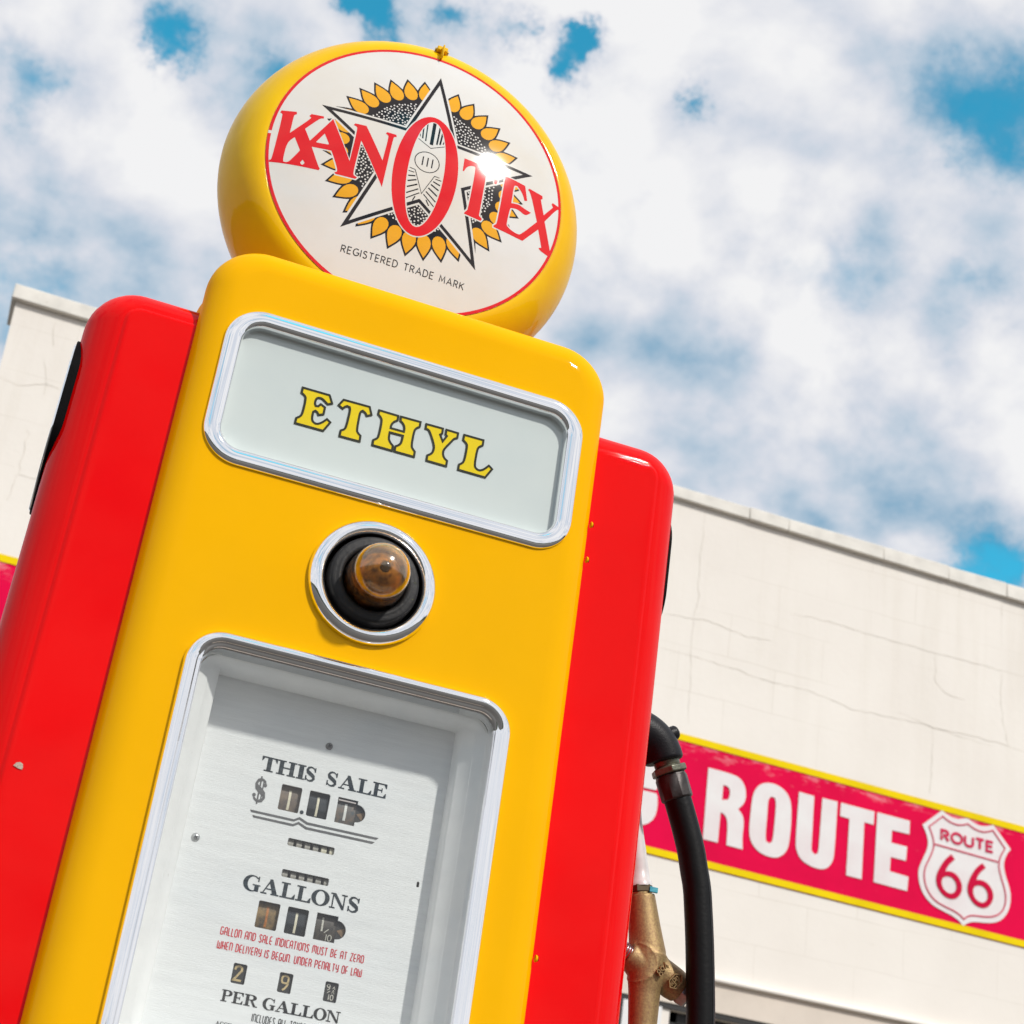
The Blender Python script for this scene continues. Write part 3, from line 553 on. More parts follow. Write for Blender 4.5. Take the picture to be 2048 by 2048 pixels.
# dial --------------------------------------------------------------
DY = .055
m_dial = mat('enamelled_dial', (.79, .80, .80), .42, coat=.2, coat_rough=.2, noise_amt=.09, noise_scale=10, stretch=(1, 1, 14), bump=.3, bump_scale=120, speck=(260, .70, (.36, .36, .34), (1, 1, 4)))
m_frame = mat('grimy_white_frame', (.90, .90, .89), .5, noise_amt=.08, noise_scale=20, bump=.2, bump_scale=80, speck=(70, .70, (.30, .25, .2), (1, 1, .5)))
fl = []
for (i_, y_), tz in zip([(0, .0125), (.001, .016), (.0108, .021), (.0112, .0225), (.0205, .033), (.0223, .035), (.0223, .058)], (0, .001, .0035, .004, .0055, .006, .006)):
    hh_ = (.3716-tz-i_)/2; fl.append([(x, y_, z) for x, z in rrect(.1458-i_, hh_, max(.020-i_, .003), 0, 1.5183-tz-hh_, 10)])
fr = L3(fl, 'inner_frame', m_frame)
wins = []   # (x0, x1, z0, z1, kind)
for x0, x1, k in ((-.0389, -.0187, 'brown'), (-.011, .0095, 'black'), (.0175, .0375, 'grey')): wins.append((x0, x1, 1.3962, 1.4213, k))
for x0, x1, k in ((-.0386, -.018, 'rust'), (-.0106, .0098, 'black'), (.0177, .0385, 'tenth')): wins.append((x0, x1, 1.2837, 1.3087, k))
for x0, x1, k in ((-.0502, -.0373, '2'), (-.0065, .0064, '9'), (.0373, .0502, 'nt')): wins.append((x0, x1, 1.2306, 1.2487, k))
tots = [(-.0230, .0230, 1.3645, 1.3718), (-.0229, .0230, 1.3345, 1.3418)]
def rr2(x0, x1, z0, z1, r=.0015, n=4): return rrect((x1-x0)/2, (z1-z0)/2, r, (x0+x1)/2, (z0+z1)/2, n)
holes = [rr2(*w_[:4]) for w_ in wins]+[rr2(*t_) for t_ in tots]
semis = [(.0375, 1.4090), (.0385, 1.2962)]
hs2 = []
for i, (w_, h) in enumerate(zip(wins, holes[:9])):
    if i in (2, 5):   # window joined to a half-round peep hole on its right
        sx_, sz_ = semis[0 if i == 2 else 1]
        x0, x1, z0, z1 = w_[:4]
        P = [(x0, z0), (x1, z0), (x1, sz_-.0088)]+arc(x1, sz_, .0092, .0088, -88, 88, 14)+[(x1, sz_+.0088), (x1, z1), (x0, z1)]
        hs2.append(P)
    else: hs2.append(h)
hs2 += holes[9:]
slot = rr2(.1083, .1111, 1.3517, 1.3573, .0013)
plate_o = rrect(.1243, .1740, .004, 0, 1.3400, 4)
A, T_ = region([(plate_o, [h[::-1] for h in hs2+[slot]])])
Vp = [(a, DY, c) for a, c in A]; Fp = [tuple(int(i) for i in t) for t in T_]
for h in hs2+[slot]:
    b0 = len(Vp); n = len(h); Vp += [(a, DY, c) for a, c in h]+[(a, DY+.0016, c) for a, c in h]
    Fp += [(b0+i, b0+(i+1) % n, b0+n+(i+1) % n, b0+n+i) for i in range(n)]
plate = mesh('dial_plate', Vp, Fp, m_dial, pump)
V, F = loft([[(x, y, z) for x, z in rrect(.1243, .1740, .004, 0, 1.3400, 4)] for y in (DY+.0035, DY+.06)]); F.append(tuple(range(20, 40)))
mesh('counter_housing', V, F, m_black, pump)
P_ = lambda x, z: (x, DY-.0003, z)
m_pi = mat('print_slate', (.006, .014, .022), .5, spec=0, noise_amt=.75, noise_scale=12, stretch=(1, 1, 55), col2=(.06, .075, .085)); m_pi2 = mat('print_dial_black', (.004, .004, .004), .5, spec=0, noise_amt=.8, noise_scale=12, stretch=(1, 1, 55), col2=(.07, .07, .07)); m_pd = mat('print_dial_red', (.66, .012, .03), .5, spec=.1, noise_amt=.2)
k = .001
print_on('this_sale_print', serif_text([(c, a*k, b*k) for c, a, b in (('T', -62.8, -47.4), ('H', -47.2, -28.3), ('I', -27.4, -19.2), ('S', -19.4, -8.2), ('S', 2.2, 13.6), ('A', 15.2, 33.2), ('L', 33.9, 48.4), ('E', 49.0, 63.4))], 1.4295, 1.4438), P_, m_pi, plate)
print_on('gallons_print', serif_text([(c, a*k, b*k) for c, a, b in (('G', -57.0, -40.4), ('A', -39.4, -21.9), ('L', -21.0, -6.6), ('L', -5.9, 8.7), ('O', 9.0, 26.8), ('N', 27.4, 43.6), ('S', 44.5, 56.5))], 1.3153, 1.3297), P_, m_pi, plate)
print_on('per_gallon_print', serif_text([(c, a*k, b*k) for c, a, b in (('P', -55.8, -45.8), ('E', -45.4, -35.6), ('R', -34.6, -21.6), ('G', -17.2, -5.2), ('A', -4.8, 8.6), ('L', 8.9, 19.8), ('L', 20.2, 31.0), ('O', 31.1, 43.6), ('N', 43.5, 56.3))], 1.2132, 1.2236), P_, m_pi2, plate)
print_on('warning_print', line_text('GALLON AND SALE INDICATIONS MUST BE AT ZERO', deco, -.0686, .0695, 1.2707, 1.2784, .00088, gap=.20, space=.36), P_, m_pd, plate)
print_on('warning_print', line_text('WHEN DELIVERY IS BEGUN. UNDER PENALTY OF LAW', deco, -.0690, .0697, 1.2580, 1.2656, .00088, gap=.20, space=.36), P_, m_pd, plate)
print_on('tax_print', line_text('INCLUDES ALL TAXES', deco, -.0245, .0260, 1.2005, 1.2077, .0007, gap=.20, space=.42), P_, m_pi2, plate)
print_on('small_print', serif_text([(c, a*k, b*k) for c, a, b in (('A', -56.0, -52.3), ('C', -52.0, -48.6), ('C', -48.3, -44.9), ('U', -44.6, -41.2))], 1.1915, 1.1955), P_, m_pi2, plate)
# dollar sign, decimal point, double rule
S_ = [(.9, .74), (.8, .9), (.6, .97), (.42, .97), (.22, .9), (.14, .76), (.2, .63), (.4, .54), (.64, .45), (.84, .35), (.9, .22), (.78, .08), (.55, .03), (.33, .04), (.14, .12), (.08, .28)]
ws = [.10, .12, .12, .13, .17, .22, .26, .27, .27, .26, .22, .17, .13, .12, .12, .10]
sx0, sz0, sw_, sh_ = -.0650, 1.3990, .0122, .0222
dol = [([(sx0+a*sw_, sz0+c*sh_) for a, c in brush(S_, ws)[0]], []), rect(-.0604, -.0589, 1.3965, 1.4238), rect(-.0572, -.0561, 1.402, 1.419), (ellipse(-.0548, 1.4157, .0017, .0019, 14), []), (ellipse(-.0637, 1.4046, .0017, .0019, 14), [])]
print_on('dollar_print', [dol], P_, mat('print_grey', (.05, .05, .055), .5, noise_amt=.6, noise_scale=12, stretch=(1, 1, 50), col2=(.15, .15, .15)), plate)
print_on('point_print', [[(ellipse(-.0153, 1.3982, .0019, .0019, 16), [])]], P_, m_pi, plate)
m_rule = mat('print_rule', (.10, .10, .105), .5, noise_amt=.4, noise_scale=40)
for dz, xa, xb in ((0, -.0643, .0636), (-.0047, -.0612, .0604)):
    z = 1.3889+dz
    print_on('double_rule', [[([(xa, z+.0011), (-.0215, z+.0011), (-.0163, z+.0044), (-.0080, z+.0011), (xb, z+.0013), (xb-.0022, z-.0009), (-.0085, z-.0012), (-.0163, z+.0020), (-.0210, z-.0011), (xa+.0012, z-.0010)], [])]], P_, m_rule, plate)
# screws
m_zinc = mat('zinc', (.55, .56, .56), .35, metal=.8, noise_amt=.25, noise_scale=300)
for x, z, mt, rr_, nm in ((-.0009, 1.4679, mat('dull_screw', (.20, .19, .18), .6, metal=.3, noise_amt=.5, noise_scale=400), .0036, 'screw'), (-.1091, 1.3533, m_zinc, .0040, 'screw')):
    V, F = axis_lathe((x, DY, z), (0, -1, 0), [(0, rr_), (.0008, rr_*.98), (.0018, rr_*.75), (.0023, rr_*.35), (.0024, 0)], 28)
    s = mesh(nm, V, F, mt, plate, smooth=True)
    a = R(20); c1 = join(box(-.0018, .0018, -.0002, .0002, -.00035, .00035), box(-.00035, .00035, -.0002, .0002, -.0018, .0018))
    V = [(x+px_*math.cos(a)-pz_*math.sin(a), DY-.0024+py_, z+px_*math.sin(a)+pz_*math.cos(a)) for px_, py_, pz_ in c1[0]]
    mesh('cross_slot', V, c1[1], m_black, s)
# number wheels
mw = dict(brown=mat('wheel_brown', (.20, .145, .10), .6, noise_amt=.65, noise_scale=110, col2=(.07, .06, .06)), black=mat('wheel_black', (.010, .014, .018), .18, coat=.5, noise_amt=.3),
          grey=mat('wheel_grey', (.17, .125, .095), .5, noise_amt=.7, noise_scale=200, col2=(.05, .07, .08)), rust=mat('wheel_rust', (.30, .185, .06), .6, noise_amt=.97, noise_scale=85, col2=(.012, .010, .008)),
          tenth=mat('wheel_dusty', (.055, .042, .030), .5, noise_amt=.8, noise_scale=220, col2=(.012, .010, .009)), card=mat('price_card', (.012, .011, .010), .45, noise_amt=.4, noise_scale=200))
m_cream = mat('numeral_cream', (.80, .74, .56), .5, noise_amt=.2, noise_scale=200); m_wh = mat('numeral_white', (.80, .80, .76), .5, noise_amt=.2, noise_scale=200)
m_ornum = mat('numeral_orange', (.50, .16, .01), .5, noise_amt=.5, noise_scale=300); m_gold = mat('numeral_gold', (.66, .50, .24), .5, noise_amt=.45, noise_scale=500, col2=(.25, .18, .08))
def drum_y(z, zc, rd=.045): return DY+.0045+rd-math.sqrt(max(rd*rd-(z-zc)**2, 1e-6))
for x0, x1, z0, z1, kd in wins:
    zc = (z0+z1)/2; xm = (x0+x1)/2
    if kd in ('2', '9', 'nt'):
        o = mesh('price_card', *box(x0-.001, x1+.001, DY+.003, DY+.0034, z0-.001, z1+.001), mw['card'], plate)
        pl = lambda x, z: (x, DY+.0028, z)
    else:
        mt = mw[kd]; V = []; F = []; zs = np.linspace(z0-.002, z1+.002, 17)
        for z in zs: V += [(x0-.0012, drum_y(z, zc), z), (x1+.0012, drum_y(z, zc), z)]
        F = [(2*i, 2*i+1, 2*i+3, 2*i+2) for i in range(16)]
        o = mesh('number_wheel', V, F, mt, plate, smooth=True); fixn(o)
        pl = lambda x, z, zc=zc: (x, drum_y(z, zc)-.0002, z)
    if kd == 'brown': print_on('numeral', [[rect(xm-.0011, xm+.0013, z0+.0025, z0+.0215)]], pl, m_cream, o, grid=.004)
    if kd == 'black': print_on('numeral', [[([(xm-.0008, z0+.0025), (xm+.0014, z0+.0025), (xm+.0014, z0+.0215), (xm-.0008, z0+.0215)], [])]], pl, m_cream, o, grid=.004)
    if kd == 'grey':
        print_on('numeral', [[rect(xm-.0014, xm+.0012, z0+.0045, z0+.021)]], pl, m_wh, o, grid=.004)
        mesh('wheel_bar', *box(x0+.001, x1-.0015, DY+.0018, DY+.003, z1-.0028, z1-.0014), mat('steel_bar', (.5, .45, .43), .4, metal=.7), plate)
    if kd == 'rust': print_on('numeral', [[rect(xm-.0010, xm+.0012, z0+.0025, z0+.0215)]], pl, m_ornum, o, grid=.004)
    if kd == 'tenth':
        g10 = [[rect(xm-.0035, xm-.0018, z0+.0095, z1-.0025)], [ribbon([(xm+.0000, z0+.0085), (xm+.0040, z0+.0125)], .0008)], [ribbon([(xm+.0028, z0+.0018), (xm+.0028, z0+.0075)], .0008)], [ribbon(ellipse(xm+.0062, z0+.0047, .0018, .0027, 14), .0009, True)]]
        print_on('numeral', g10, pl, mat('numeral_dusty', (.62, .60, .52), .5, noise_amt=.4, noise_scale=400), o, grid=.004)
    if kd == '2':
        print_on('numeral', [[ribbon([(x0+.0028, z0+.0125), (x0+.0032, z0+.0152), (x0+.0060, z0+.0165), (x0+.0088, z0+.0150), (x0+.0090, z0+.0125), (x0+.0028, z0+.0035), (x0+.0100, z0+.0035)], .0020)]], pl, m_gold, o)
    if kd == '9':
        print_on('numeral', [[ribbon(rrect(.0030, .0033, .0022, xm, z0+.0125, 4), .0017, True), ribbon([(xm+.0030, z0+.0125), (xm+.0029, z0+.0080), (xm+.0008, z0+.0045), (xm-.0012, z0+.0028)], .0018)]], pl, m_gold, o)
    if kd == 'nt':
        g = [[ribbon(ellipse(x0+.0040, z0+.0147, .0014, .0014, 12), .0007, True), ribbon([(x0+.0054, z0+.0145), (x0+.0052, z0+.0122), (x0+.0036, z0+.0108)], .0007)], [ribbon([(x0+.0036, z0+.0082), (x0+.0062, z0+.0104)], .0006)],
             [ribbon([(x0+.0056, z0+.0022), (x0+.0056, z0+.0072)], .0008)], [ribbon(ellipse(x0+.0086, z0+.0047, .0014, .0024, 12), .0007, True)], [ribbon([(x0+.0080, z0+.0085), (x0+.0092, z0+.0118), (x0+.0102, z0+.0082)], .0005), ribbon([(x0+.0082, z0+.0125), (x0+.0094, z0+.0148), (x0+.0104, z0+.0122)], .0005)]]
        print_on('numeral', g, pl, mat('numeral_chalk', (.66, .63, .55), .5, noise_amt=.4, noise_scale=400), o)
for sx_, sz_ in semis:
    ip = print_on('indicator_disc', [[([(sx_+.0003, sz_-.011)]+arc(sx_, sz_, .0108, .011, -88, 88, 14)+[(sx_+.0003, sz_+.011)], [])]], lambda x, z: (x, DY+.004, z), mw['card'], plate)
    print_on('indicator_wedge', [[([(sx_+.001, sz_), (sx_+.0082, sz_+.0035), (sx_+.0090, sz_), (sx_+.0070, sz_-.0052)], [])]], lambda x, z: (x, DY+.0037, z), mat('wedge_brown', (.22, .13, .06), .6, noise_amt=.4, noise_scale=200), ip)
m_tc = mat('totalizer_wheel', (.33, .31, .27), .5, noise_amt=.35, noise_scale=300); m_tc2 = mat('totalizer_wheel_cream', (.62, .58, .44), .5, noise_amt=.3, noise_scale=300)
for ti, (x0, x1, z0, z1) in enumerate(tots):
    for i in range(6):
        xc = x0+.0035+i*.0082; rd = .006; zc = (z0+z1)/2
        V, F = axis_lathe((xc-.0024, DY+.003+rd, zc-.001), (1, 0, 0), [(0, 0), (0, rd), (.0052, rd), (.0052, 0)], 20)
        mesh('totalizer_wheel', V, F, m_tc2 if (ti == 0 and i >= 4) else m_tc, plate)
    mesh('totalizer_back', *box(x0-.001, x1+.001, DY+.0145, DY+.0155, z0-.003, z1+.003), m_black, plate)
# pane in front of the dial
gm = bpy.data.materials.new('clear_pane'); gm.use_nodes = True; t = gm.node_tree
for n_ in list(t.nodes): t.nodes.remove(n_)
o_ = t.nodes.new('ShaderNodeOutputMaterial'); tr = t.nodes.new('ShaderNodeBsdfTransparent'); tr.inputs[0].default_value = (.97, .985, .98, 1)
gs = t.nodes.new('ShaderNodeBsdfGlossy'); gs.inputs['Roughness'].default_value = .01; fz = t.nodes.new('ShaderNodeFresnel'); fz.inputs[0].default_value = 1.5
mul = t.nodes.new('ShaderNodeMath'); mul.operation = 'MULTIPLY'; mul.inputs[1].default_value = 2.2; mul.use_clamp = True
nz = t.nodes.new('ShaderNodeTexNoise'); nz.inputs['Scale'].default_value = 6; tcn = t.nodes.new('ShaderNodeTexCoord'); t.links.new(tcn.outputs['Object'], nz.inputs['Vector'])
bp = t.nodes.new('ShaderNodeBump'); bp.inputs['Strength'].default_value = .3; bp.inputs['Distance'].default_value = .0015; t.links.new(nz.outputs[0], bp.inputs['Height']); t.links.new(bp.outputs[0], gs.inputs['Normal'])
mxs = t.nodes.new('ShaderNodeMixShader'); t.links.new(fz.outputs[0], mul.inputs[0]); t.links.new(mul.outputs[0], mxs.inputs[0]); t.links.new(tr.outputs[0], mxs.inputs[1]); t.links.new(gs.outputs[0], mxs.inputs[2]); t.links.new(mxs.outputs[0], o_.inputs[0])
P = rrect(.1460, .186, .02, 0, 1.3325, 6)
mesh('dial_pane', [(x, .0105, z) for x, z in P], [tuple(range(len(P)))[::-1]], gm, pump)

# globe --------------------------------------------------------------
YG, ZG, RL, BL = .1787, 2.235, .190, .020
gc = (0, 0, ZG)
Rb, gw, gn, gy, R0 = .2325, .068, 1.75, .2475, .1905
pr = [(-.184, .1880), (-.1795, .1888)]
for i in range(33):
    s = -1+2*i/32; y = gy+gw*math.sin(s*math.pi/2); tt = min(abs((y-gy)/gw), 1)
    pr.append((-y, R0+.001+(Rb-R0)*(1-tt**gn)**(1/gn)))
pr += [(-.314, .190), (-.312, .186)]
V, F = axis_lathe(gc, (0, -1, 0), pr, 128); shell = mesh('globe_shell', V, F, m_gyel, pump, smooth=True); fixn(shell)
V, F = axis_lathe((0, .243, 1.945), (0, 0, 1), [(0, .085), (.055, .085), (.062, .08), (.075, .078)], 48); mesh('globe_collar', V, F, m_yel, pump, smooth=True)
# band clamp seam and lug on top of the shell
V, F = join(box(-.0012, .0012, .171, .20, ZG+.190, ZG+.2095), box(-.007, .007, .178, .190, ZG+.2045, ZG+.2115)); lug = mesh('clamp_lug', V, F, m_gyel, shell); bevel(lug, .0015)
V, F = axis_lathe((-.009, .184, ZG+.2080), (1, 0, 0), [(0, 0), (0, .0025), (.018, .0025), (.018, 0)], 12); mesh('clamp_screw', V, F, mat('brassy_screw', (.5, .36, .08), .4, metal=.7), lug, smooth=True, angle=40)
for back in (0, 1):
    V = []; F = []; nr, na = 20, 96
    yb = YG if not back else .307
    for i in range(nr+1):
        r_ = RL*i/nr
        for j in range(na):
            a = 2*math.pi*j/na; y = YG-BL*(1-(r_/RL)**2) if not back else yb+BL*(1-(r_/RL)**2)
            V.append((r_*math.cos(a), y, ZG+r_*math.sin(a)))
    for i in range(nr):
        for j in range(na): j2 = (j+1) % na; F.append((i*na+j, i*na+j2, (i+1)*na+j2, (i+1)*na+j))
    ln = mesh('globe_lens', V, F, m_lens, pump, smooth=True)
    b = bmesh.new(); b.from_mesh(ln.data); bmesh.ops.remove_doubles(b, verts=b.verts, dist=1e-5); bmesh.ops.recalc_face_normals(b, faces=b.faces); 
    if (b.faces[10].normal.y > 0) != bool(back): bmesh.ops.reverse_faces(b, faces=b.faces)
    b.to_mesh(ln.data); b.free()
    if not back: lens = ln
def dome(layer):
    # art is given relative to the lens centre, in metres
    return lambda x, z: (x, YG-BL*(1-(x*x+z*z)/RL**2)-.00006*layer-.00004, ZG+z)
def art(name, glyphs, layer, m, grid=.011, smooth=True, **kw):
    o = print_on(name, glyphs, dome(layer), m, lens, grid=grid, **kw)
    me = o.data; me.polygons.foreach_set('use_smooth', [True]*len(me.polygons))
    # follow the dome exactly: normals from the dome formula
    off = o.location+lens.location+pump.location
    nr_ = []
    for v in me.vertices:
        x = v.co.x+off.x; z = v.co.z+off.z-ZG; n_ = Vector((2*BL*x/RL**2, -1, 2*BL*z/RL**2)).normalized(); nr_.append(n_)
    me.normals_split_custom_set_from_vertices(nr_); return o
AX, AZ = .0036, .0105
art('red_rim', [[(ellipse(0, 0, .1899, .1899, 120), [ellipse(0, 0, .1862, .1862, 120)[::-1]])]], 1, m_pr, grid=0, cut=[rect(-.192, -.184, -.0035, .001)[0]])
starp = [(AX+.1463*(.381966 if i % 2 else 1)*math.cos(R(90+36*i)), AZ+.1463*(.381966 if i % 2 else 1)*math.sin(R(90+36*i))) for i in range(10)]
def starn(Rr, inn=.381966): return [(AX+Rr*(inn if i % 2 else 1)*math.cos(R(90+36*i)), AZ+Rr*(inn if i % 2 else 1)*math.sin(R(90+36*i))) for i in range(10)]
petf, peto = [], []
for i in range(36):
    a = R(8.7+10*i)
    def pt(rr, w): return (AX+rr*math.cos(a)-w*math.sin(a), AZ+rr*math.sin(a)+w*math.cos(a))
    prf = [(.0975, .0), (.0982, .003), (.100, .0057), (.1035, .0078), (.108, .0086), (.1125, .0080), (.118, .0058), (.1235, .0026), (.1275, 0)]
    petf.append([([pt(r_, w_) for r_, w_ in prf]+[pt(r_, -w_) for r_, w_ in prf[-2:0:-1]], [])])
    pro = [(.0950, 0), (.0975, .0070), (.103, .0102), (.1085, .0108), (.114, .0100), (.120, .0072), (.126, .0037), (.1320, 0)]
    peto.append(([pt(r_, w_) for r_, w_ in pro]+[pt(r_, -w_) for r_, w_ in pro[-2:0:-1]], []))
kan = [(mm(D['KAN_K']), [mm(D['K_hole'])[::-1], mm(D['K_drop'])[::-1]]), (mm(D['AN']), [mm(D['A_hole'])[::-1]])]
tex = [(mm(D['T']), [])]; ex = [(mm(D['EX']), [])]
OC = (.0048, -.0024)
oo = lambda d: ellipse(OC[0], OC[1], .0408+d, .0888+d, 72)
oi = lambda d: ellipse(.0048, -.0002, .0229+d, .0790+d, 64)
# everything is printed side by side: a clear margin is left round the letters and the star
key = [(oo(.0017), [oi(-.0019)[::-1]])]
for sh_ in kan+tex+ex: key += [ribbon(sh_[0], .0036, True), (sh_[0], [])]
def in_key(p_): return any(pip(p_, o_) and not any(pip(p_, h) for h in hs) for o_, hs in key)
star_margin = (starn(.1463+.0085), [])
petal_holes = [(q_[0][0], []) for q_ in [[p_] if isinstance(p_, tuple) else p_ for p_ in petf]]
art('sunflower_print', [peto+[(ellipse(AX, AZ, .1035, .1035, 90), [])]], 1, m_pk, cuts=key+[star_margin]+petal_holes)
near = [q for q in petf]
for q_ in near:
    cx_ = np.mean([p_[0] for p_ in q_[0][0]]); cz_ = np.mean([p_[1] for p_ in q_[0][0]])
    try: ok_ = len(region(q_, .02, cuts=key+[star_margin])[1]) > 0
    except Exception: ok_ = False
    if ok_: art('petal', [q_], 1, m_po, grid=.02, cuts=key+[star_margin])
dots = []; rnd = random.Random(3); pts_ = []
starm = starn(.1463+.0125); tries = 0
while len(pts_) < 900 and tries < 30000:
    tries += 1; rr_ = .0915*math.sqrt(rnd.random()); a = rnd.random()*2*math.pi; x, z = rr_*math.cos(a), rr_*math.sin(a)
    if rr_ < .048 or pip((AX+x, AZ+z), starm) or in_key((AX+x, AZ+z)): continue
    if any((x-u)**2+(z-v)**2 < .0034**2 for u, v in pts_): continue
    pts_.append((x, z))
for x, z in pts_: dots.append([(ellipse(AX+x, AZ+z, .00118, .00118, 8), [])])
tag(art('seed_print', dots, 2.5, m_pw, grid=0), kind='stuff')
art('star_print', [[(starn(.1463), [starn(.1463-.0140)[::-1]])]], 1, m_pk, cuts=key)
# line art inside the O
g = [[ribbon([(-.0120, .0458), (.0053, .0370), (.0228, .0466)], .0009)], [rect(.0030, .0074, .0425, .0775)]]
for x, w_, z0, z1 in ((-.0035, .0016, .0455, .074), (-.0082, .0018, .048, .069), (-.0118, .0010, .050, .058), (.0128, .0022, .0455, .074), (.0172, .0022, .047, .067), (.0215, .0014, .049, .057)): g.append([ribbon([(x*.9+.0005, z0), (x, z1)], w_)])
g.append([ribbon(ellipse(.0040, .0148, .0157, .0148, 36), .0011, True)])
for x in (-.0016, .0046, .0107): g.append([rect(x-.0008, x+.0008, .0082, .0217)])
g.append([ribbon([(-.0160, -.0005), (-.0088, -.0012), (.0045, -.0322), (.0164, -.0018), (.0228, -.0020)], .0010)])
for i, (z, w_) in enumerate(((-.0055, .0012), (-.0100, .0018), (-.0150, .0019), (-.0210, .0019), (-.0270, .0016), (-.0320, .0014))):
    xl = -.0092+i*.0022; xo = -.0165+i*.0006; dz = i*.0026
    g.append([ribbon([(xl, z), (xo, z-dz)], w_)]); g.append([ribbon([(.0095-xl-.0005, z), (.0095-xo, z-dz)], w_)])
for x in (-.0025, .0115): g.append([ribbon([(x, -.0385), (x*1.5-.001, -.0455)], .0015)])
art('line_print', g, 1, m_pk, grid=.007, clip=[oi(-.0012)])
art('letter', [[(oo(0), [oi(0)[::-1]])]], 1, m_pr)
art('letter', [kan], 1.5, m_pr, clip=[ellipse(0, 0, .1880, .1880, 90)])
art('letter', [tex], 1, m_pr)
art('letter', [ex], 1.5, m_pr, clip=[ellipse(0, 0, .1880, .1880, 90)])
tm = line_text('REGISTERED TRADE MARK', mono, -.0755, .0800, 0, .0098, .0011, gap=.30, space=.62)
def warp(P): return [(x, z-.1390+.00*x-.0*(x*x)) for x, z in P]
tm = [[(warp(o_), [warp(h) for h in hs]) for o_, hs in g_] for g_ in tm]
art('trade_mark_print', tm, 3, m_pk, grid=0)
# ================================================================== hose
HY = .185
hose = empty('fuel_hose', (.331, HY, 1.55), 'black rubber fuel hose curving down from its elbow on the right flank of the pump', 'hose')
m_iron = mat('black_cast_iron', (.010, .0095, .012), .40, spec=.22, noise_amt=.35, noise_scale=120, bump=.35, bump_scale=600, speck=(260, .70, (.16, .12, .10), (1, 1, 1)))
m_hose = mat('hose_rubber', (.004, .004, .0045), .45, spec=.22, noise_amt=.4, noise_scale=30, bump=.3, bump_scale=200)
cl = [(.320, 1.612), (.345, 1.6135), (.368, 1.6125), (.383, 1.6085), (.3945, 1.6015), (.4015, 1.5935), (.4065, 1.584), (.4080, 1.580)]
V, F = tube([(x, HY, z) for x, z in cl], [.0235, .0235, .0238, .0238, .0235, .0230, .0226, .0222], 36)
el = mesh('elbow', V, F, m_iron, hose, smooth=True, angle=50); el.modifiers.new('s', 'SUBSURF').levels = 0
V, F = axis_lathe((.4080, HY-.002, 1.6125), (.80, -.10, .55), [(0, .0085), (.0095, .0082), (.0118, .0065), (.0122, .003), (.0095, .0025), (.0095, 0)], 24); mesh('elbow_lug', V, F, m_iron, el, smooth=True, angle=50)
ax = Vector((.41, 0, -.912)).normalized()
c0 = Vector((.4090, HY, 1.5835))
m_ol = mat('olive_steel', (.16, .165, .12), .4, metal=.5, noise_amt=.4, noise_scale=160, bump=.3, bump_scale=300)
V, F = axis_lathe(c0, ax, [(-.002, .0150), (.006, .0150), (.007, .0142), (.0082, .0150), (.0094, .0142), (.0106, .0150), (.013, .0142)], 32); mesh('nipple', V, F, m_ol, hose, smooth=True, angle=40)
V, F = axis_lathe(c0+ax*.0085, ax, [(0, 0), (0, .0195), (.001, .0212), (.0070, .0212), (.008, .0195), (.008, 0)], 6, up=Vector((.3, 1, 0)))
n_ = mesh('hex_nut', V, F, m_ol, hose); bevel(n_, .0008); fixn(n_)
m_fer = mat('ferrule_steel', (.045, .038, .036), .42, metal=.5, noise_amt=.4, noise_scale=120, bump=.3, bump_scale=200)
V, F = axis_lathe(c0+ax*.0165, ax, [(0, .0150), (.0005, .0172), (.003, .0176), (.0045, .0184), (.0285, .0182), (.0295, .0168)], 10, up=Vector((.1, 1, 0)))
fe = mesh('ferrule', V, F, m_fer, hose); bevel(fe, .001); fixn(fe)
hp = [c0+ax*.040, c0+ax*.050, Vector((.4358, HY, 1.5235)), Vector((.4430, HY, 1.5060)), Vector((.4504, HY, 1.486)), Vector((.4553, HY, 1.4680)), Vector((.4612, HY, 1.447)), Vector((.4657, HY, 1.4194)), Vector((.4692, HY, 1.395)), Vector((.4722, HY, 1.3709)), Vector((.4756, HY, 1.341)), Vector((.4786, HY, 1.3102)), Vector((.4810, HY, 1.27)), Vector((.4825, HY, 1.22)), Vector((.481, HY, 1.10)), Vector((.474, HY+.005, .90)), Vector((.46, HY+.02, .72)), Vector((.45, HY+.05, .62)), Vector((.44, HY+.09, .60)), Vector((.43, HY+.12, .66)), Vector((.428, HY+.10, .8)), Vector((.427, HY+.06, .95)), Vector((.426, .215, 1.10)), Vector((.4265, .215, 1.17))]
def catmull(P, k=5):
    o_ = []
    for i in range(len(P)-1):
        a, b_, c, d = P[max(i-1, 0)], P[i], P[i+1], P[min(i+2, len(P)-1)]
        for j in range(k):
            t_ = j/k; o_.append(.5*((2*b_)+(c-a)*t_+(2*a-5*b_+4*c-d)*t_*t_+(3*b_-3*c+d-a)*t_**3))
    return o_+[P[-1]]
V, F = tube(catmull(hp), .0157, 28); hs_ = mesh('rubber_hose', V, F, m_hose, hose, smooth=True)
# moulding seam down the hose
V, F = tube([p_+Vector((.0080, -.0134, 0)) for p_ in catmull(hp[:14])], .0005, 6); mesh('hose_seam', V, F, m_hose, hose, smooth=True)

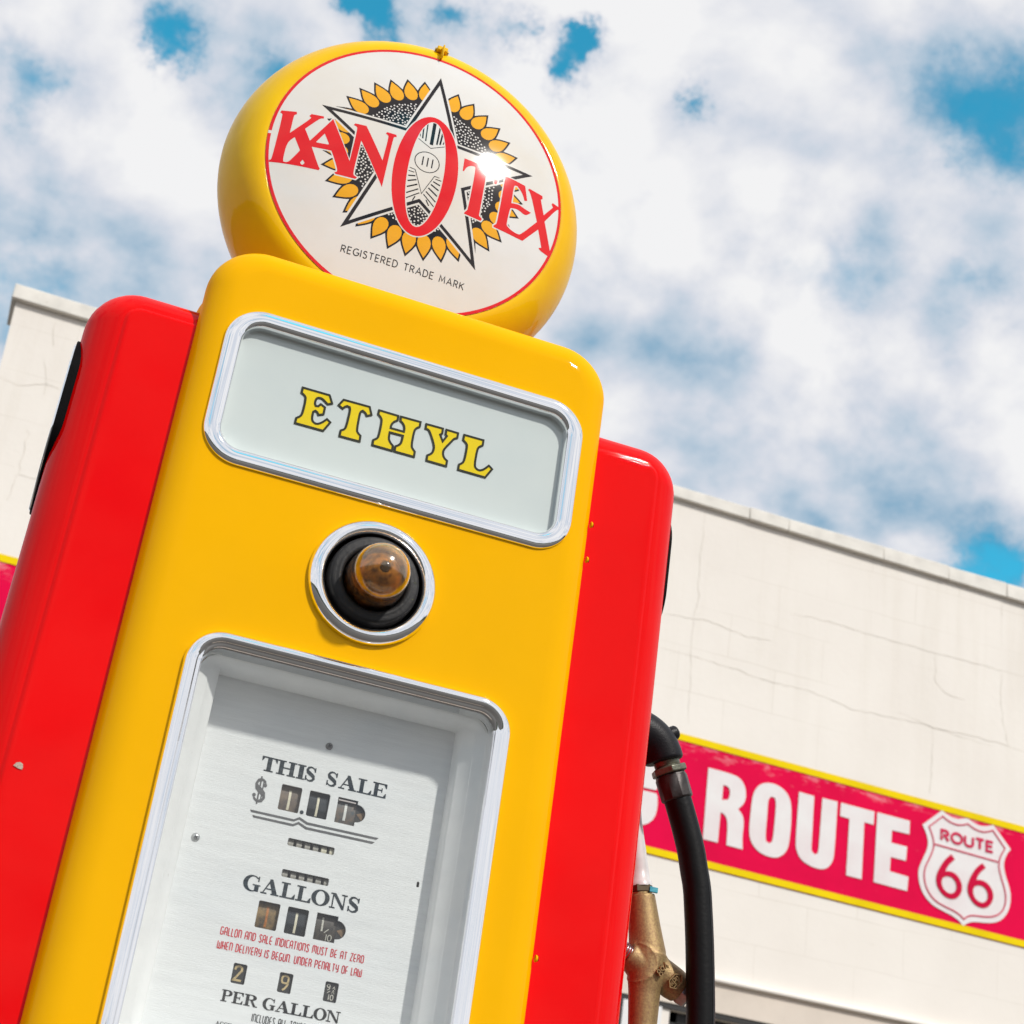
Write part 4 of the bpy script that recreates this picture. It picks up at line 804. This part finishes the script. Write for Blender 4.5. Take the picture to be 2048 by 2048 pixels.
# ================================================================== nozzle
NY = .215
noz = empty('fuel_nozzle', (.42, NY, 1.2), 'cast brass fuel nozzle hanging between the pump flank and the black hose', 'nozzle')
m_brass = mat('cast_brass', (.42, .30, .13), .5, metal=.5, noise_amt=.45, noise_scale=420, bump=.35, bump_scale=900, col2=(.28, .17, .09))
parts = [tube([(.4086, NY, 1.4345), (.4110, NY, 1.424), (.4165, NY, 1.398), (.4225, NY, 1.373), (.4240, NY, 1.360)], [.0148, .0156, .0180, .0205, .0200], 28),
         tube([(.4240, NY, 1.372), (.4235, NY, 1.345), (.4235, NY, 1.330), (.4250, NY, 1.297), (.4262, NY, 1.25), (.4268, NY, 1.165)], [.0215, .0200, .0175, .0158, .0155, .016], 28),
         tube([(.4225, NY, 1.3635), (.4380, NY, 1.3550), (.4560, NY, 1.3465), (.4650, NY, 1.3420)], [.0170, .0180, .0182, .0165], 28)]
rs = axis_lathe((.4115, NY-.006, 1.3585), (0, -1, .15), [(.0225*math.sin(R(a)), .0225*math.cos(R(a))) for a in range(-85, 90, 10)], 32)
parts.append(rs)
parts.append(tube([(.4150, NY, 1.3600), (.399, NY, 1.3675)], [.0185, .0145], 24))
V, F = join(*parts)
body = mesh('nozzle_body', V, F, m_brass, noz, smooth=True)
rm = body.modifiers.new('remesh', 'REMESH'); rm.mode = 'VOXEL'; rm.voxel_size = .0011; rm.use_smooth_shade = True
sm = body.modifiers.new('smooth', 'SMOOTH'); sm.iterations = 9; sm.factor = .6
m_nut = mat('nickel_nut', (.42, .44, .46), .38, metal=.85, noise_amt=.25, noise_scale=150, bump=.2, bump_scale=200)
axn = Vector((.93, -.05, -.36)).normalized()
V, F = axis_lathe(Vector((.4655, NY, 1.3418)), axn, [(-.002, 0), (-.002, .0155), (.0008, .0165), (.0095, .0165), (.0115, .0145), (.0115, 0)], 6, up=Vector((0, 1, .55))); nu = mesh('cap_nut', V, F, m_nut, noz); bevel(nu, .0009); fixn(nu)
V, F = axis_lathe(Vector((.403, NY-.004, 1.3660)), (-.94, -.05, .34), [(0, .0095)]+[(.002+.0014*i, .0098 if i % 2 else .0088) for i in range(16)]+[(.026, 0)], 28); mesh('threaded_stem', V, F, mat('bright_steel', (.6, .6, .62), .25, metal=1), noz, smooth=True, angle=60)
V, F = axis_lathe((.4072, NY, 1.4340), Vector((-.18, 0, .983)), [(-.004, .0128), (.002, .0128), (.002, 0)], 24); mesh('neck_ring', V, F, m_brass, noz, smooth=True, angle=40)
V, F = axis_lathe((.4066, NY, 1.4365), Vector((-.18, 0, .983)), [(0, 0), (0, .0145), (.0005, .0150), (.0070, .0150), (.0075, .0145), (.0075, 0)], 6, up=Vector((.7, 1, 0))); nb = mesh('spout_nut', V, F, mat('brown_steel', (.16, .12, .07), .4, metal=.5, noise_amt=.3), noz); fixn(nb)
V, F = join(box(.4115, .4215, NY-.0150, NY-.0120, 1.4365, 1.4425)); sb = mesh('blue_sticker', V, F, mat('sticker_teal', (.02, .30, .42), .4, noise_amt=.3, noise_scale=300, col2=(.1, .5, .6)), nb); bevel(sb, .0005)
m_clear = mat('frosted_plastic', (.75, .73, .72), .3, coat=.4, noise_amt=.15, noise_scale=60)
V, F = axis_lathe((.4053, NY, 1.4440), Vector((-.18, 0, .983)), [(-.001, .0142), (.004, .0138), (.006, .0118), (.018, .0112), (.046, .0092), (.072, .0072), (.20, .0066), (.20, 0)], 32); spo = mesh('spout', V, F, m_clear, noz, smooth=True); fixn(spo)
# raised foundry marks
def raised(name, shapes, ctr, ux, uz, h, parent):
    uy = ux.cross(uz).normalized()
    A_, T2 = region(shapes); V = []; F = []; n = len(A_)
    for s_ in (0, 1):
        for a, c in A_: V.append(ctr+ux*a+uz*c+uy*(h*s_))
    F = [tuple(int(i)+n for i in t) for t in T2]; from collections import Counter
    ed = Counter()
    for t in T2:
        for i in range(3): ed[tuple(sorted((int(t[i]), int(t[(i+1) % 3]))))] += 1
    for (i, j), c in ed.items():
        if c == 1: F.append((i, j, j+n, i+n))
    o = mesh(name, V, F, m_brass, parent); fixn(o); return o
ux = Vector((.60, -.10, .80)).normalized(); uz = Vector((-.80, -.10, .60)).normalized(); uz = (uz-ux*uz.dot(ux)).normalized()
fw = ux.cross(uz); 
if fw.y > 0: fw = -fw
digits = {'8': [ribbon(ellipse(.002, .0022, .0019, .0020, 12), .0010, True), ribbon(ellipse(.002, .0059, .0017, .0018, 12), .0010, True)],
          '9': [ribbon(ellipse(.002, .0052, .0019, .0021, 12), .0010, True), ribbon([(.0038, .0055), (.0036, .0028), (.0018, .0006)], .0010)],
          '4': [ribbon([(.0030, .0003), (.0030, .0074), (.0002, .0026), (.0042, .0026)], .0010)]}
base = Vector((.4330, NY-.0205, 1.3490))
for i, ch in enumerate('894'):
    raised('cast_numeral', digits[ch], base+ux*(.0052*i-.0035)+fw*.0, ux, uz, .004*(1 if (ux.cross(uz)).y < 0 else -1), noz)
em = [ribbon([(-.0095, 0), (-.0050, .0058), (.0050, .0058), (.0095, 0), (.0050, -.0058), (-.0050, -.0058)], .0011, True),
      ribbon([(-.0066, -.0008), (-.0066, .0036), (-.0052, .0008), (-.0038, .0036), (-.0038, -.0008)], .0008), ribbon([(-.0022, -.0036), (-.0022, .0040)], .0008), ribbon([(-.0022, .004), (.0006, .004), (.0006, .0006), (-.0022, .0006)], .0008), ribbon([(.0020, -.0036), (.0020, .0030), (.0046, .0030), (.0046, -.0004), (.0020, -.0004)], .0008), ribbon([(-.0060, -.0030), (-.0030, -.0030)], .0008)]
raised('cast_emblem', em, Vector((.4500, NY-.0178, 1.3455)), ux, uz, .0035*(1 if (ux.cross(uz)).y < 0 else -1), noz)

# ================================================================== building behind
WY = 7.0
bld = empty('painted_building', (3, WY, 0), 'cream painted concrete building with a red ROUTE 66 band across its wall', 'building')
m_wall = mat('cream_wall', (.88, .83, .765), .85, noise_amt=.06, noise_scale=.9, bump=.9, bump_scale=26, col2=(.82, .765, .70), speck=(9, .74, (.62, .55, .46), (1, 1, 1.0)))
def weather_wall(m):
    t = m.node_tree; b = t.nodes['Principled BSDF']; src = b.inputs['Base Color'].links[0].from_socket
    nn_ = t.nodes.new; lk = t.links.new
    c = nn_('ShaderNodeTexCoord'); sp = nn_('ShaderNodeSeparateXYZ'); lk(c.outputs['Object'], sp.inputs[0])
    cb = nn_('ShaderNodeCombineXYZ'); lk(sp.outputs[0], cb.inputs[0]); lk(sp.outputs[2], cb.inputs[1])
    br = nn_('ShaderNodeTexBrick'); br.inputs['Scale'].default_value = 1; br.inputs['Brick Width'].default_value = .62; br.inputs['Row Height'].default_value = .27
    br.inputs['Mortar Size'].default_value = .004; br.inputs['Mortar Smooth'].default_value = .6; br.inputs['Color1'].default_value = (0, 0, 0, 1); br.inputs['Color2'].default_value = (.12, .12, .12, 1); br.inputs['Mortar'].default_value = (1, 1, 1, 1)
    n0 = nn_('ShaderNodeTexNoise'); n0.inputs['Scale'].default_value = 2.5; n0.inputs['Detail'].default_value = 4; lk(cb.outputs[0], n0.inputs['Vector'])
    wv = nn_('ShaderNodeVectorMath'); wv.operation = 'MULTIPLY_ADD'; wv.inputs[1].default_value = (.03, .03, 0); lk(n0.outputs['Color'], wv.inputs[0]); lk(cb.outputs[0], wv.inputs[2]); lk(wv.outputs[0], br.inputs['Vector'])
    n1 = nn_('ShaderNodeTexNoise'); n1.inputs['Scale'].default_value = 1.3; n1.inputs['Detail'].default_value = 5; lk(c.outputs['Object'], n1.inputs['Vector'])
    mr = nn_('ShaderNodeMapRange'); mr.inputs[1].default_value = .42; mr.inputs[2].default_value = .66; mr.inputs[4].default_value = .42; lk(n1.outputs['Fac'], mr.inputs[0])
    mu = nn_('ShaderNodeMath'); mu.operation = 'MULTIPLY'; lk(br.outputs['Color'], mu.inputs[0]); lk(mr.outputs[0], mu.inputs[1])
    m1 = nn_('ShaderNodeMix'); m1.data_type = 'RGBA'; m1.inputs[7].default_value = (.60, .54, .46, 1); lk(src, m1.inputs[6]); lk(mu.outputs[0], m1.inputs[0])
    # streaks washed down from the coping
    mp = nn_('ShaderNodeMapping'); mp.inputs[3].default_value = (4.5, 1, .35); lk(c.outputs['Object'], mp.inputs[0])
    n2 = nn_('ShaderNodeTexNoise'); n2.inputs['Scale'].default_value = 1.6; n2.inputs['Detail'].default_value = 7; n2.inputs['Roughness'].default_value = .65; lk(mp.outputs[0], n2.inputs['Vector'])
    r2 = nn_('ShaderNodeMapRange'); r2.inputs[1].default_value = .48; r2.inputs[2].default_value = .78; r2.inputs[4].default_value = .28; lk(n2.outputs['Fac'], r2.inputs[0])
    g2 = nn_('ShaderNodeMapRange'); g2.inputs[1].default_value = .9; g2.inputs[2].default_value = 2.80; g2.inputs[3].default_value = .12; lk(sp.outputs[2], g2.inputs[0])
    m3 = nn_('ShaderNodeMath'); m3.operation = 'MULTIPLY'; lk(r2.outputs[0], m3.inputs[0]); lk(g2.outputs[0], m3.inputs[1])
    m2 = nn_('ShaderNodeMix'); m2.data_type = 'RGBA'; m2.inputs[7].default_value = (.58, .51, .40, 1); lk(m1.outputs[2], m2.inputs[6]); lk(m3.outputs[0], m2.inputs[0]); lk(m2.outputs[2], b.inputs['Base Color'])
weather_wall(m_wall)
m_cope = mat('coping_concrete', (.86, .82, .75), .85, noise_amt=.20, noise_scale=5, bump=1, bump_scale=40, speck=(14, .70, (.48, .42, .33), (1, 1, 1)))
XL, XR = -.786, 13.0
op = [(3.46, .75), (5.9, .75), (5.9, 2.640), (3.46, 2.640)]
op2 = [(7.2, .05), (10.8, .05), (10.8, 2.64), (7.2, 2.64)]
op3 = [(.1, .75), (2.9, .75), (2.9, 2.64), (.1, 2.64)]
out_ = [(-.64, 0), (XR, 0), (XR, 5.56), (5.65, 5.583), (3.2, 5.608), (-.772, 5.640), (-.752, 5.232), (-.70, 4.4), (-.66, 3.0)]
A, T_ = region([(out_, [op[::-1], op2[::-1], op3[::-1]])])
V = [(a, WY, c) for a, c in A]; F = [tuple(int(i) for i in t) for t in T_]
for P in (op, op2, op3):
    b0 = len(V); V += [(a, WY, c) for a, c in P]+[(a, WY+.25, c) for a, c in P]; F += [(b0+i, b0+(i+1) % 4, b0+4+(i+1) % 4, b0+4+i) for i in range(4)]
b0 = len(V); V += [(a, WY, c) for a, c in out_]+[(a, WY+9, c) for a, c in out_]; n = len(out_); F += [(b0+i, b0+(i+1) % n, b0+n+(i+1) % n, b0+n+i) for i in range(n)]
wall = mesh('wall', V, F, m_wall, bld)
# coping stones along the parapet
jx = [-.80, -.05, .62, 1.35, 2.05, 2.72, 3.10, 3.669, 3.937, 4.600, 5.068, 5.495, 6.15, 6.8, 7.5, 8.2, 8.9, 9.6, 10.3, 11.0, 11.7, 12.4, 13.02]
def lo(x): return 5.640-.0081*(x+.772) if x < 3.2 else 5.608-.0102*(x-3.2)
def hi(x): return 5.731-.0118*(x+.80) if x < 3.2 else 5.6835-.0004*(x-3.2)
for i in range(len(jx)-1):
    a, c = jx[i]+.0012, jx[i+1]-.0012; d = random.uniform(-.004, .004)
    V = []
    for x in (a, c):
        for y in (WY-.035+d, WY+.30): V += [(x, y, lo(x)+.002), (x, y, hi(x)+random.uniform(-.003, .003))]
    F = [(0, 4, 5, 1), (2, 3, 7, 6), (0, 1, 3, 2), (4, 6, 7, 5), (1, 5, 7, 3), (0, 2, 6, 4)]
    s = mesh('coping_stone', V, F, m_cope, bld); fixn(s); bevel(s, .004, 2)
# cracks
CR = [[(3.388, 5.586), (3.388, 5.375), (3.386, 5.18), (3.401, 4.993), (3.377, 4.877), (3.383, 4.738), (3.395, 4.512), (3.412, 4.231)], [(3.184, 4.856), (3.403, 4.884), (3.547, 4.883), (3.711, 4.856), (3.889, 4.871)], [(4.005, 5.077), (4.22, 5.095), (4.44, 5.089), (4.713, 5.089), (4.989, 5.088), (5.235, 5.087), (5.647, 5.094)], [(5.007, 5.085), (5.016, 4.893), (5.084, 4.838), (5.223, 4.833)], [(5.486, 5.078), (5.476, 4.88), (5.505, 4.727), (5.537, 4.616)], [(3.191, 4.649), (3.427, 4.642), (3.681, 4.638), (3.86, 4.615), (4.152, 4.627), (4.467, 4.582), (4.801, 4.602), (5.074, 4.598), (5.419, 4.58)], [(5.486, 5.571), (5.482, 5.459)], [(4.778, 4.642), (5.012, 4.593), (5.216, 4.616), (5.527, 4.611), (5.65, 4.599)], [(5.012, 4.593), (5.004, 4.38), (4.996, 4.183)], [(-0.738, 5.178), (-0.696, 5.162), (-0.632, 5.158), (-0.59, 5.166), (-0.503, 5.2), (-0.465, 5.201), (-0.426, 5.199)], [(-0.539, 5.333), (-0.503, 5.203), (-0.494, 5.14)], [(-0.523, 4.918), (-0.514, 4.892), (-0.517, 4.848), (-0.507, 4.772), (-0.511, 4.714), (-0.505, 4.656)], [(-0.514, 4.653), (-0.466, 4.657), (-0.409, 4.657)], [(-0.516, 4.649), (-0.518, 4.571), (-0.523, 4.499)], [(-0.547, 5.582), (-0.518, 5.439)], [(4.635, 3.223), (4.664, 3.221)]]
m_cr = mat('crack_dirt', (.66, .61, .53), .9, noise_amt=.5, noise_scale=14, col2=(.76, .71, .64))
rc = random.Random(5); gl_ = []
for P in CR:
    Q = []
    for i in range(len(P)-1):
        (x0, z0), (x1, z1) = P[i], P[i+1]; L_ = math.hypot(x1-x0, z1-z0); k_ = max(2, int(L_/.035))
        for j in range(k_): t_ = j/k_; Q.append((x0+(x1-x0)*t_+rc.uniform(-.006, .006), z0+(z1-z0)*t_+rc.uniform(-.006, .006)))
    Q.append(P[-1]); ws = [max(.0010, rc.uniform(.0012, .0042)*(1-abs(2*i/(len(Q))-1)**4)) for i in range(len(Q))]
    print_on('crack', [[brush(Q, ws)]], lambda x, z: (x, WY-.0015, z), m_cr, bld)
# painted band with its yellow borders
def worn(name, col, under, lo_, hi_, sc=7.0, edge=None):
    m = mat(name, col, .75, spec=.1, noise_amt=.12, noise_scale=3, bump=.6, bump_scale=26); t = m.node_tree; b = t.nodes['Principled BSDF']
    src = b.inputs['Base Color'].links[0].from_socket
    c = t.nodes.new('ShaderNodeTexCoord'); mp = t.nodes.new('ShaderNodeMapping'); mp.inputs[3].default_value = (1, 1, 3.2); t.links.new(c.outputs['Object'], mp.inputs[0])
    n = t.nodes.new('ShaderNodeTexNoise'); n.inputs['Scale'].default_value = sc; n.inputs['Detail'].default_value = 8; n.inputs['Roughness'].default_value = .72; t.links.new(mp.outputs[0], n.inputs['Vector'])
    val = n.outputs['Fac']
    if edge:   # paint rubs thin along the top and bottom of the band
        sx_ = t.nodes.new('ShaderNodeSeparateXYZ'); t.links.new(c.outputs['Object'], sx_.inputs[0])
        ab = t.nodes.new('ShaderNodeMath'); ab.operation = 'ABSOLUTE'; t.links.new(sx_.outputs[2], ab.inputs[0])
        mr = t.nodes.new('ShaderNodeMapRange'); mr.inputs[1].default_value = edge-.07; mr.inputs[2].default_value = edge; mr.inputs[4].default_value = .15; t.links.new(ab.outputs[0], mr.inputs[0])
        ad = t.nodes.new('ShaderNodeMath'); ad.operation = 'ADD'; t.links.new(val, ad.inputs[0]); t.links.new(mr.outputs[0], ad.inputs[1]); val = ad.outputs[0]
    rp = t.nodes.new('ShaderNodeMapRange'); rp.inputs[1].default_value = lo_; rp.inputs[2].default_value = hi_; rp.inputs[4].default_value = .8; t.links.new(val, rp.inputs[0])
    mi = t.nodes.new('ShaderNodeMix'); mi.data_type = 'RGBA'; mi.inputs[7].default_value = (*under, 1); t.links.new(src, mi.inputs[6]); t.links.new(rp.outputs[0], mi.inputs[0]); t.links.new(mi.outputs[2], b.inputs['Base Color'])
    return m
m_band = worn('band_magenta_red', (.80, .0, .062), (.88, .42, .46), .64, .84, edge=.34)
m_by = worn('band_yellow', (.90, .66, .003), (.85, .78, .60), .72, .85, 12)
m_bw = mat('letter_white', (.82, .80, .79), .8, noise_amt=.06, noise_scale=4, bump=.6, bump_scale=26, col2=(.78, .70, .70))
ztop = lambda x: 4.1647-.0171*(x-3.38) if x > 3.38 else 4.1647+.0091*(3.38-x)
zbot = lambda x: 3.435-.0155*(x-3.62)
def strip(name, za, zb, d, m):
    xs = [-.688]+[i*.5 for i in range(-1, 27)]; xs[-1] = 12.99; V = []; F = []
    for x in xs: V += [(x, WY-d, za(x)), (x, WY-d, zb(x))]
    F = [(2*i, 2*i+1, 2*i+3, 2*i+2) for i in range(len(xs)-1)]
    return mesh(name, V, F, m, bld)
band = strip('painted_band', lambda x: zbot(x)-.004, lambda x: ztop(x)-.004, .004, m_band)
strip('yellow_stripe', lambda x: ztop(x)-.040, ztop, .008, m_by)
strip('yellow_stripe', lambda x: zbot(x)-.001, lambda x: zbot(x)+.038, .008, m_by)
WPL = lambda d: (lambda x, z: (x, WY-d, z))
for g_ in D['ROUTE']: print_on('letter', [[(mm(g_[0]), [mm(h)[::-1] for h in g_[1:]])]], WPL(.008), m_bw, band)
def blk(ch, x, w=.235):
    z0, z1 = 3.583, 4.000; s = .098; h = .085
    f = lambda L_: [([(x+a, z0+b_) for a, b_ in o_], [[(x+a, z0+b_) for a, b_ in hh] for hh in hs]) for o_, hs in L_]
    H_ = z1-z0; rr = lambda a, b_, c, d, r_: rrect((b_-a)/2, (d-c)/2, r_, (a+b_)/2, (c+d)/2, 5)
    if ch == 'I': return f([rect(0, s, 0, H_)])
    if ch == 'H': return f([rect(0, s, 0, H_), rect(w-s, w, 0, H_), rect(s-.01, w-s+.01, .17, .25)])
    if ch == 'T': return f([rect(0, w, H_-h, H_), rect(w/2-s/2, w/2+s/2, 0, H_)])
    if ch == 'O': return f([(rr(0, w, 0, H_, .11), [rr(s, w-s, s*.8, H_-s*.8, .02)[::-1]])])
    if ch == 'C': return f([(rr(0, w, .165, H_, .11), [rr(s, w-s, .1, H_-s*.8, .02)[::-1]]), (rr(0, w, 0, .26, .11), [rr(s, w-s, s*.8, .5, .02)[::-1]])])
    if ch == 'R': return f([(rr(0, w, .18, H_, .09), [rr(s, w-s, .25, H_-s*.8, .02)[::-1]]), rect(0, s, 0, H_-.01), rect(w-s, w, 0, .2)])
    if ch == 'S': return f([(rr(0, w, .19, H_, .10), [rr(s, w-s, .26, H_-s*.8, .02)[::-1], ]), (rr(0, w, 0, .24, .10), [rr(s, w-s, s*.8, .18, .02)[::-1]])])
# last letter before ROUTE: a C, upper and lower arms parted by a thin red gap
x_end = 3.268
word = [('C', .235), ('I', .098), ('R', .245), ('O', .25), ('T', .225), ('S', .235), ('I', .098), ('H', .25)]
x = x_end
for i, (ch, w_) in enumerate(word):
    x -= w_; s_ = blk(ch, x, w_)
    if ch in 'C': print_on('letter', [s_], WPL(.008), m_bw, band, cut=[[(x+.10, 3.783), (x+.30, 3.783), (x+.30, 3.800), (x+.10, 3.800)]])
    else: print_on('letter', [s_], WPL(.008), m_bw, band)
    x -= .045
shd = print_on('route_shield', [[(mm(D['SHIELD']), [])]], WPL(.008), m_bw, band)
m_sr = worn('shield_red', (.66, .03, .10), (.8, .5, .5), .62, .8); m_sr2 = worn('shield_red_dense', (.62, .004, .05), (.8, .45, .45), .66, .8)
bl_print = lambda nm, sh_, m_: print_on(nm, [sh_], WPL(.012), m_, bld)
bl_print('shield_line', [ribbon(mm(D['SHIELD_IN']), .0075, True)], m_sr)
bl_print('shield_line', [ribbon([(5.034, 3.8836), (5.466, 3.8695)], .008)], m_sr)
st = line_text('ROUTE', mono, 5.0715, 5.438, 3.912, 3.987, .0165, gap=.24)
for g_ in st: bl_print('shield_letter', g_, m_sr)
bl_print('shield_numeral', [(mm(D['SIX']), [mm(D['SIX_H'])[::-1]])], m_sr2)
sx_ = .2120; s2h = [(a+sx_, b_-.0093) for a, b_ in mm(D['SIX_H'])]
bl_print('shield_numeral', [(mm(D['SIX2']), [s2h[::-1]])], m_sr2)
# string course, lintel and shopfront below
cs = mesh('string_course', *box(-.655, 12.98, WY-.045, WY+.02, 2.826, 2.850), m_wall, bld); bevel(cs, .008)
mesh('lintel_board', *box(-.655, 12.98, WY-.018, WY+.02, 2.672, 2.824), mat('pink_render', (.76, .67, .58), .85, noise_amt=.12, noise_scale=2, bump=.8, bump_scale=30), bld)
m_fr = mat('dark_frame', (.020, .018, .018), .5, noise_amt=.3, noise_scale=6); m_wf = mat('white_frame', (.80, .80, .80), .5, noise_amt=.05, noise_scale=5)
m_wg = mat('dark_window_glass', (.045, .040, .036), .05, spec=.8, noise_amt=.6, noise_scale=1.5, coat=.5, col2=(.09, .08, .07))
for x0, x1, zb_ in ((3.46, 5.9, .75), (7.2, 10.8, .05), (.1, 2.9, .75)):
    wdw = mesh('window_glass', *box(x0, x1, WY+.10, WY+.12, zb_, 2.64), m_wg, bld)
    for (a, c, d, e) in ((x0, x1, 2.585, 2.639), (x0, x1, zb_, zb_+.06), (x0, x0+.06, zb_, 2.64), (x1-.06, x1, zb_, 2.64), ((x0+x1)/2-.03, (x0+x1)/2+.03, zb_, 2.64)):
        fb = mesh('window_frame', *box(a, c, WY+.04, WY+.099, d, e), m_fr, wdw)
mesh('frame_top', *box(3.0, 12.0, WY-.012, WY+.03, 2.642, 2.669), m_fr, bld)
mesh('door_jamb', *box(3.02, 3.175, WY-.03, WY+.05, 0, 2.640), m_fr, bld)
mesh('white_pilaster', *box(3.177, 3.40, WY-.035, WY+.05, 0, 2.640), m_wf, bld)

# ================================================================== ground
m_asph = mat('asphalt', (.075, .070, .064), .9, noise_amt=.3, noise_scale=.6, bump=1, bump_scale=60)
g_ = mesh('ground', [(-400, -400, 0), (400, -400, 0), (400, 400, 0), (-400, 400, 0)], [(0, 1, 2, 3)], m_asph); tag(g_, kind='structure')
m_conc = mat('concrete', (.33, .28, .22), .85, noise_amt=.2, noise_scale=3, bump=1, bump_scale=120)
isl = mesh('pump_island', *box(-1.3, 1.5, -.35, .95, -.02, .15), m_conc); tag(isl, kind='structure'); bevel(isl, .03, 4)
pv = mesh('pavement', *box(-2.5, 15, 5.4, 6.998, -.02, .12), m_conc); tag(pv, kind='structure'); bevel(pv, .02, 3)

# low wooded ridge that closes the horizon all round
rh = random.Random(11); V = []; F = []; nseg = 220; rows = 5
hts = []; a_ = 0
for i in range(nseg): a_ = .86*a_+rh.uniform(-1, 1); hts.append(9+1.6*a_+3*math.sin(i*.09)+rh.uniform(-.8, .8))
for k_ in range(rows):
    for i in range(nseg):
        an = 2*math.pi*i/nseg; r_ = 95+k_*7+rh.uniform(-1.5, 1.5); h_ = max(hts[i], 4)*math.sin(math.pi/2*k_/(rows-1))+(rh.uniform(-.6, .6) if k_ else -1)
        V.append((r_*math.cos(an), r_*math.sin(an), h_))
for k_ in range(rows-1):
    for i in range(nseg): j_ = (i+1) % nseg; F.append((k_*nseg+i, k_*nseg+j_, (k_+1)*nseg+j_, (k_+1)*nseg+i))
hl = mesh('hills', V, F, mat('wooded_hill', (.045, .06, .028), .95, noise_amt=.6, noise_scale=.25, bump=1, bump_scale=2)); tag(hl, kind='structure')
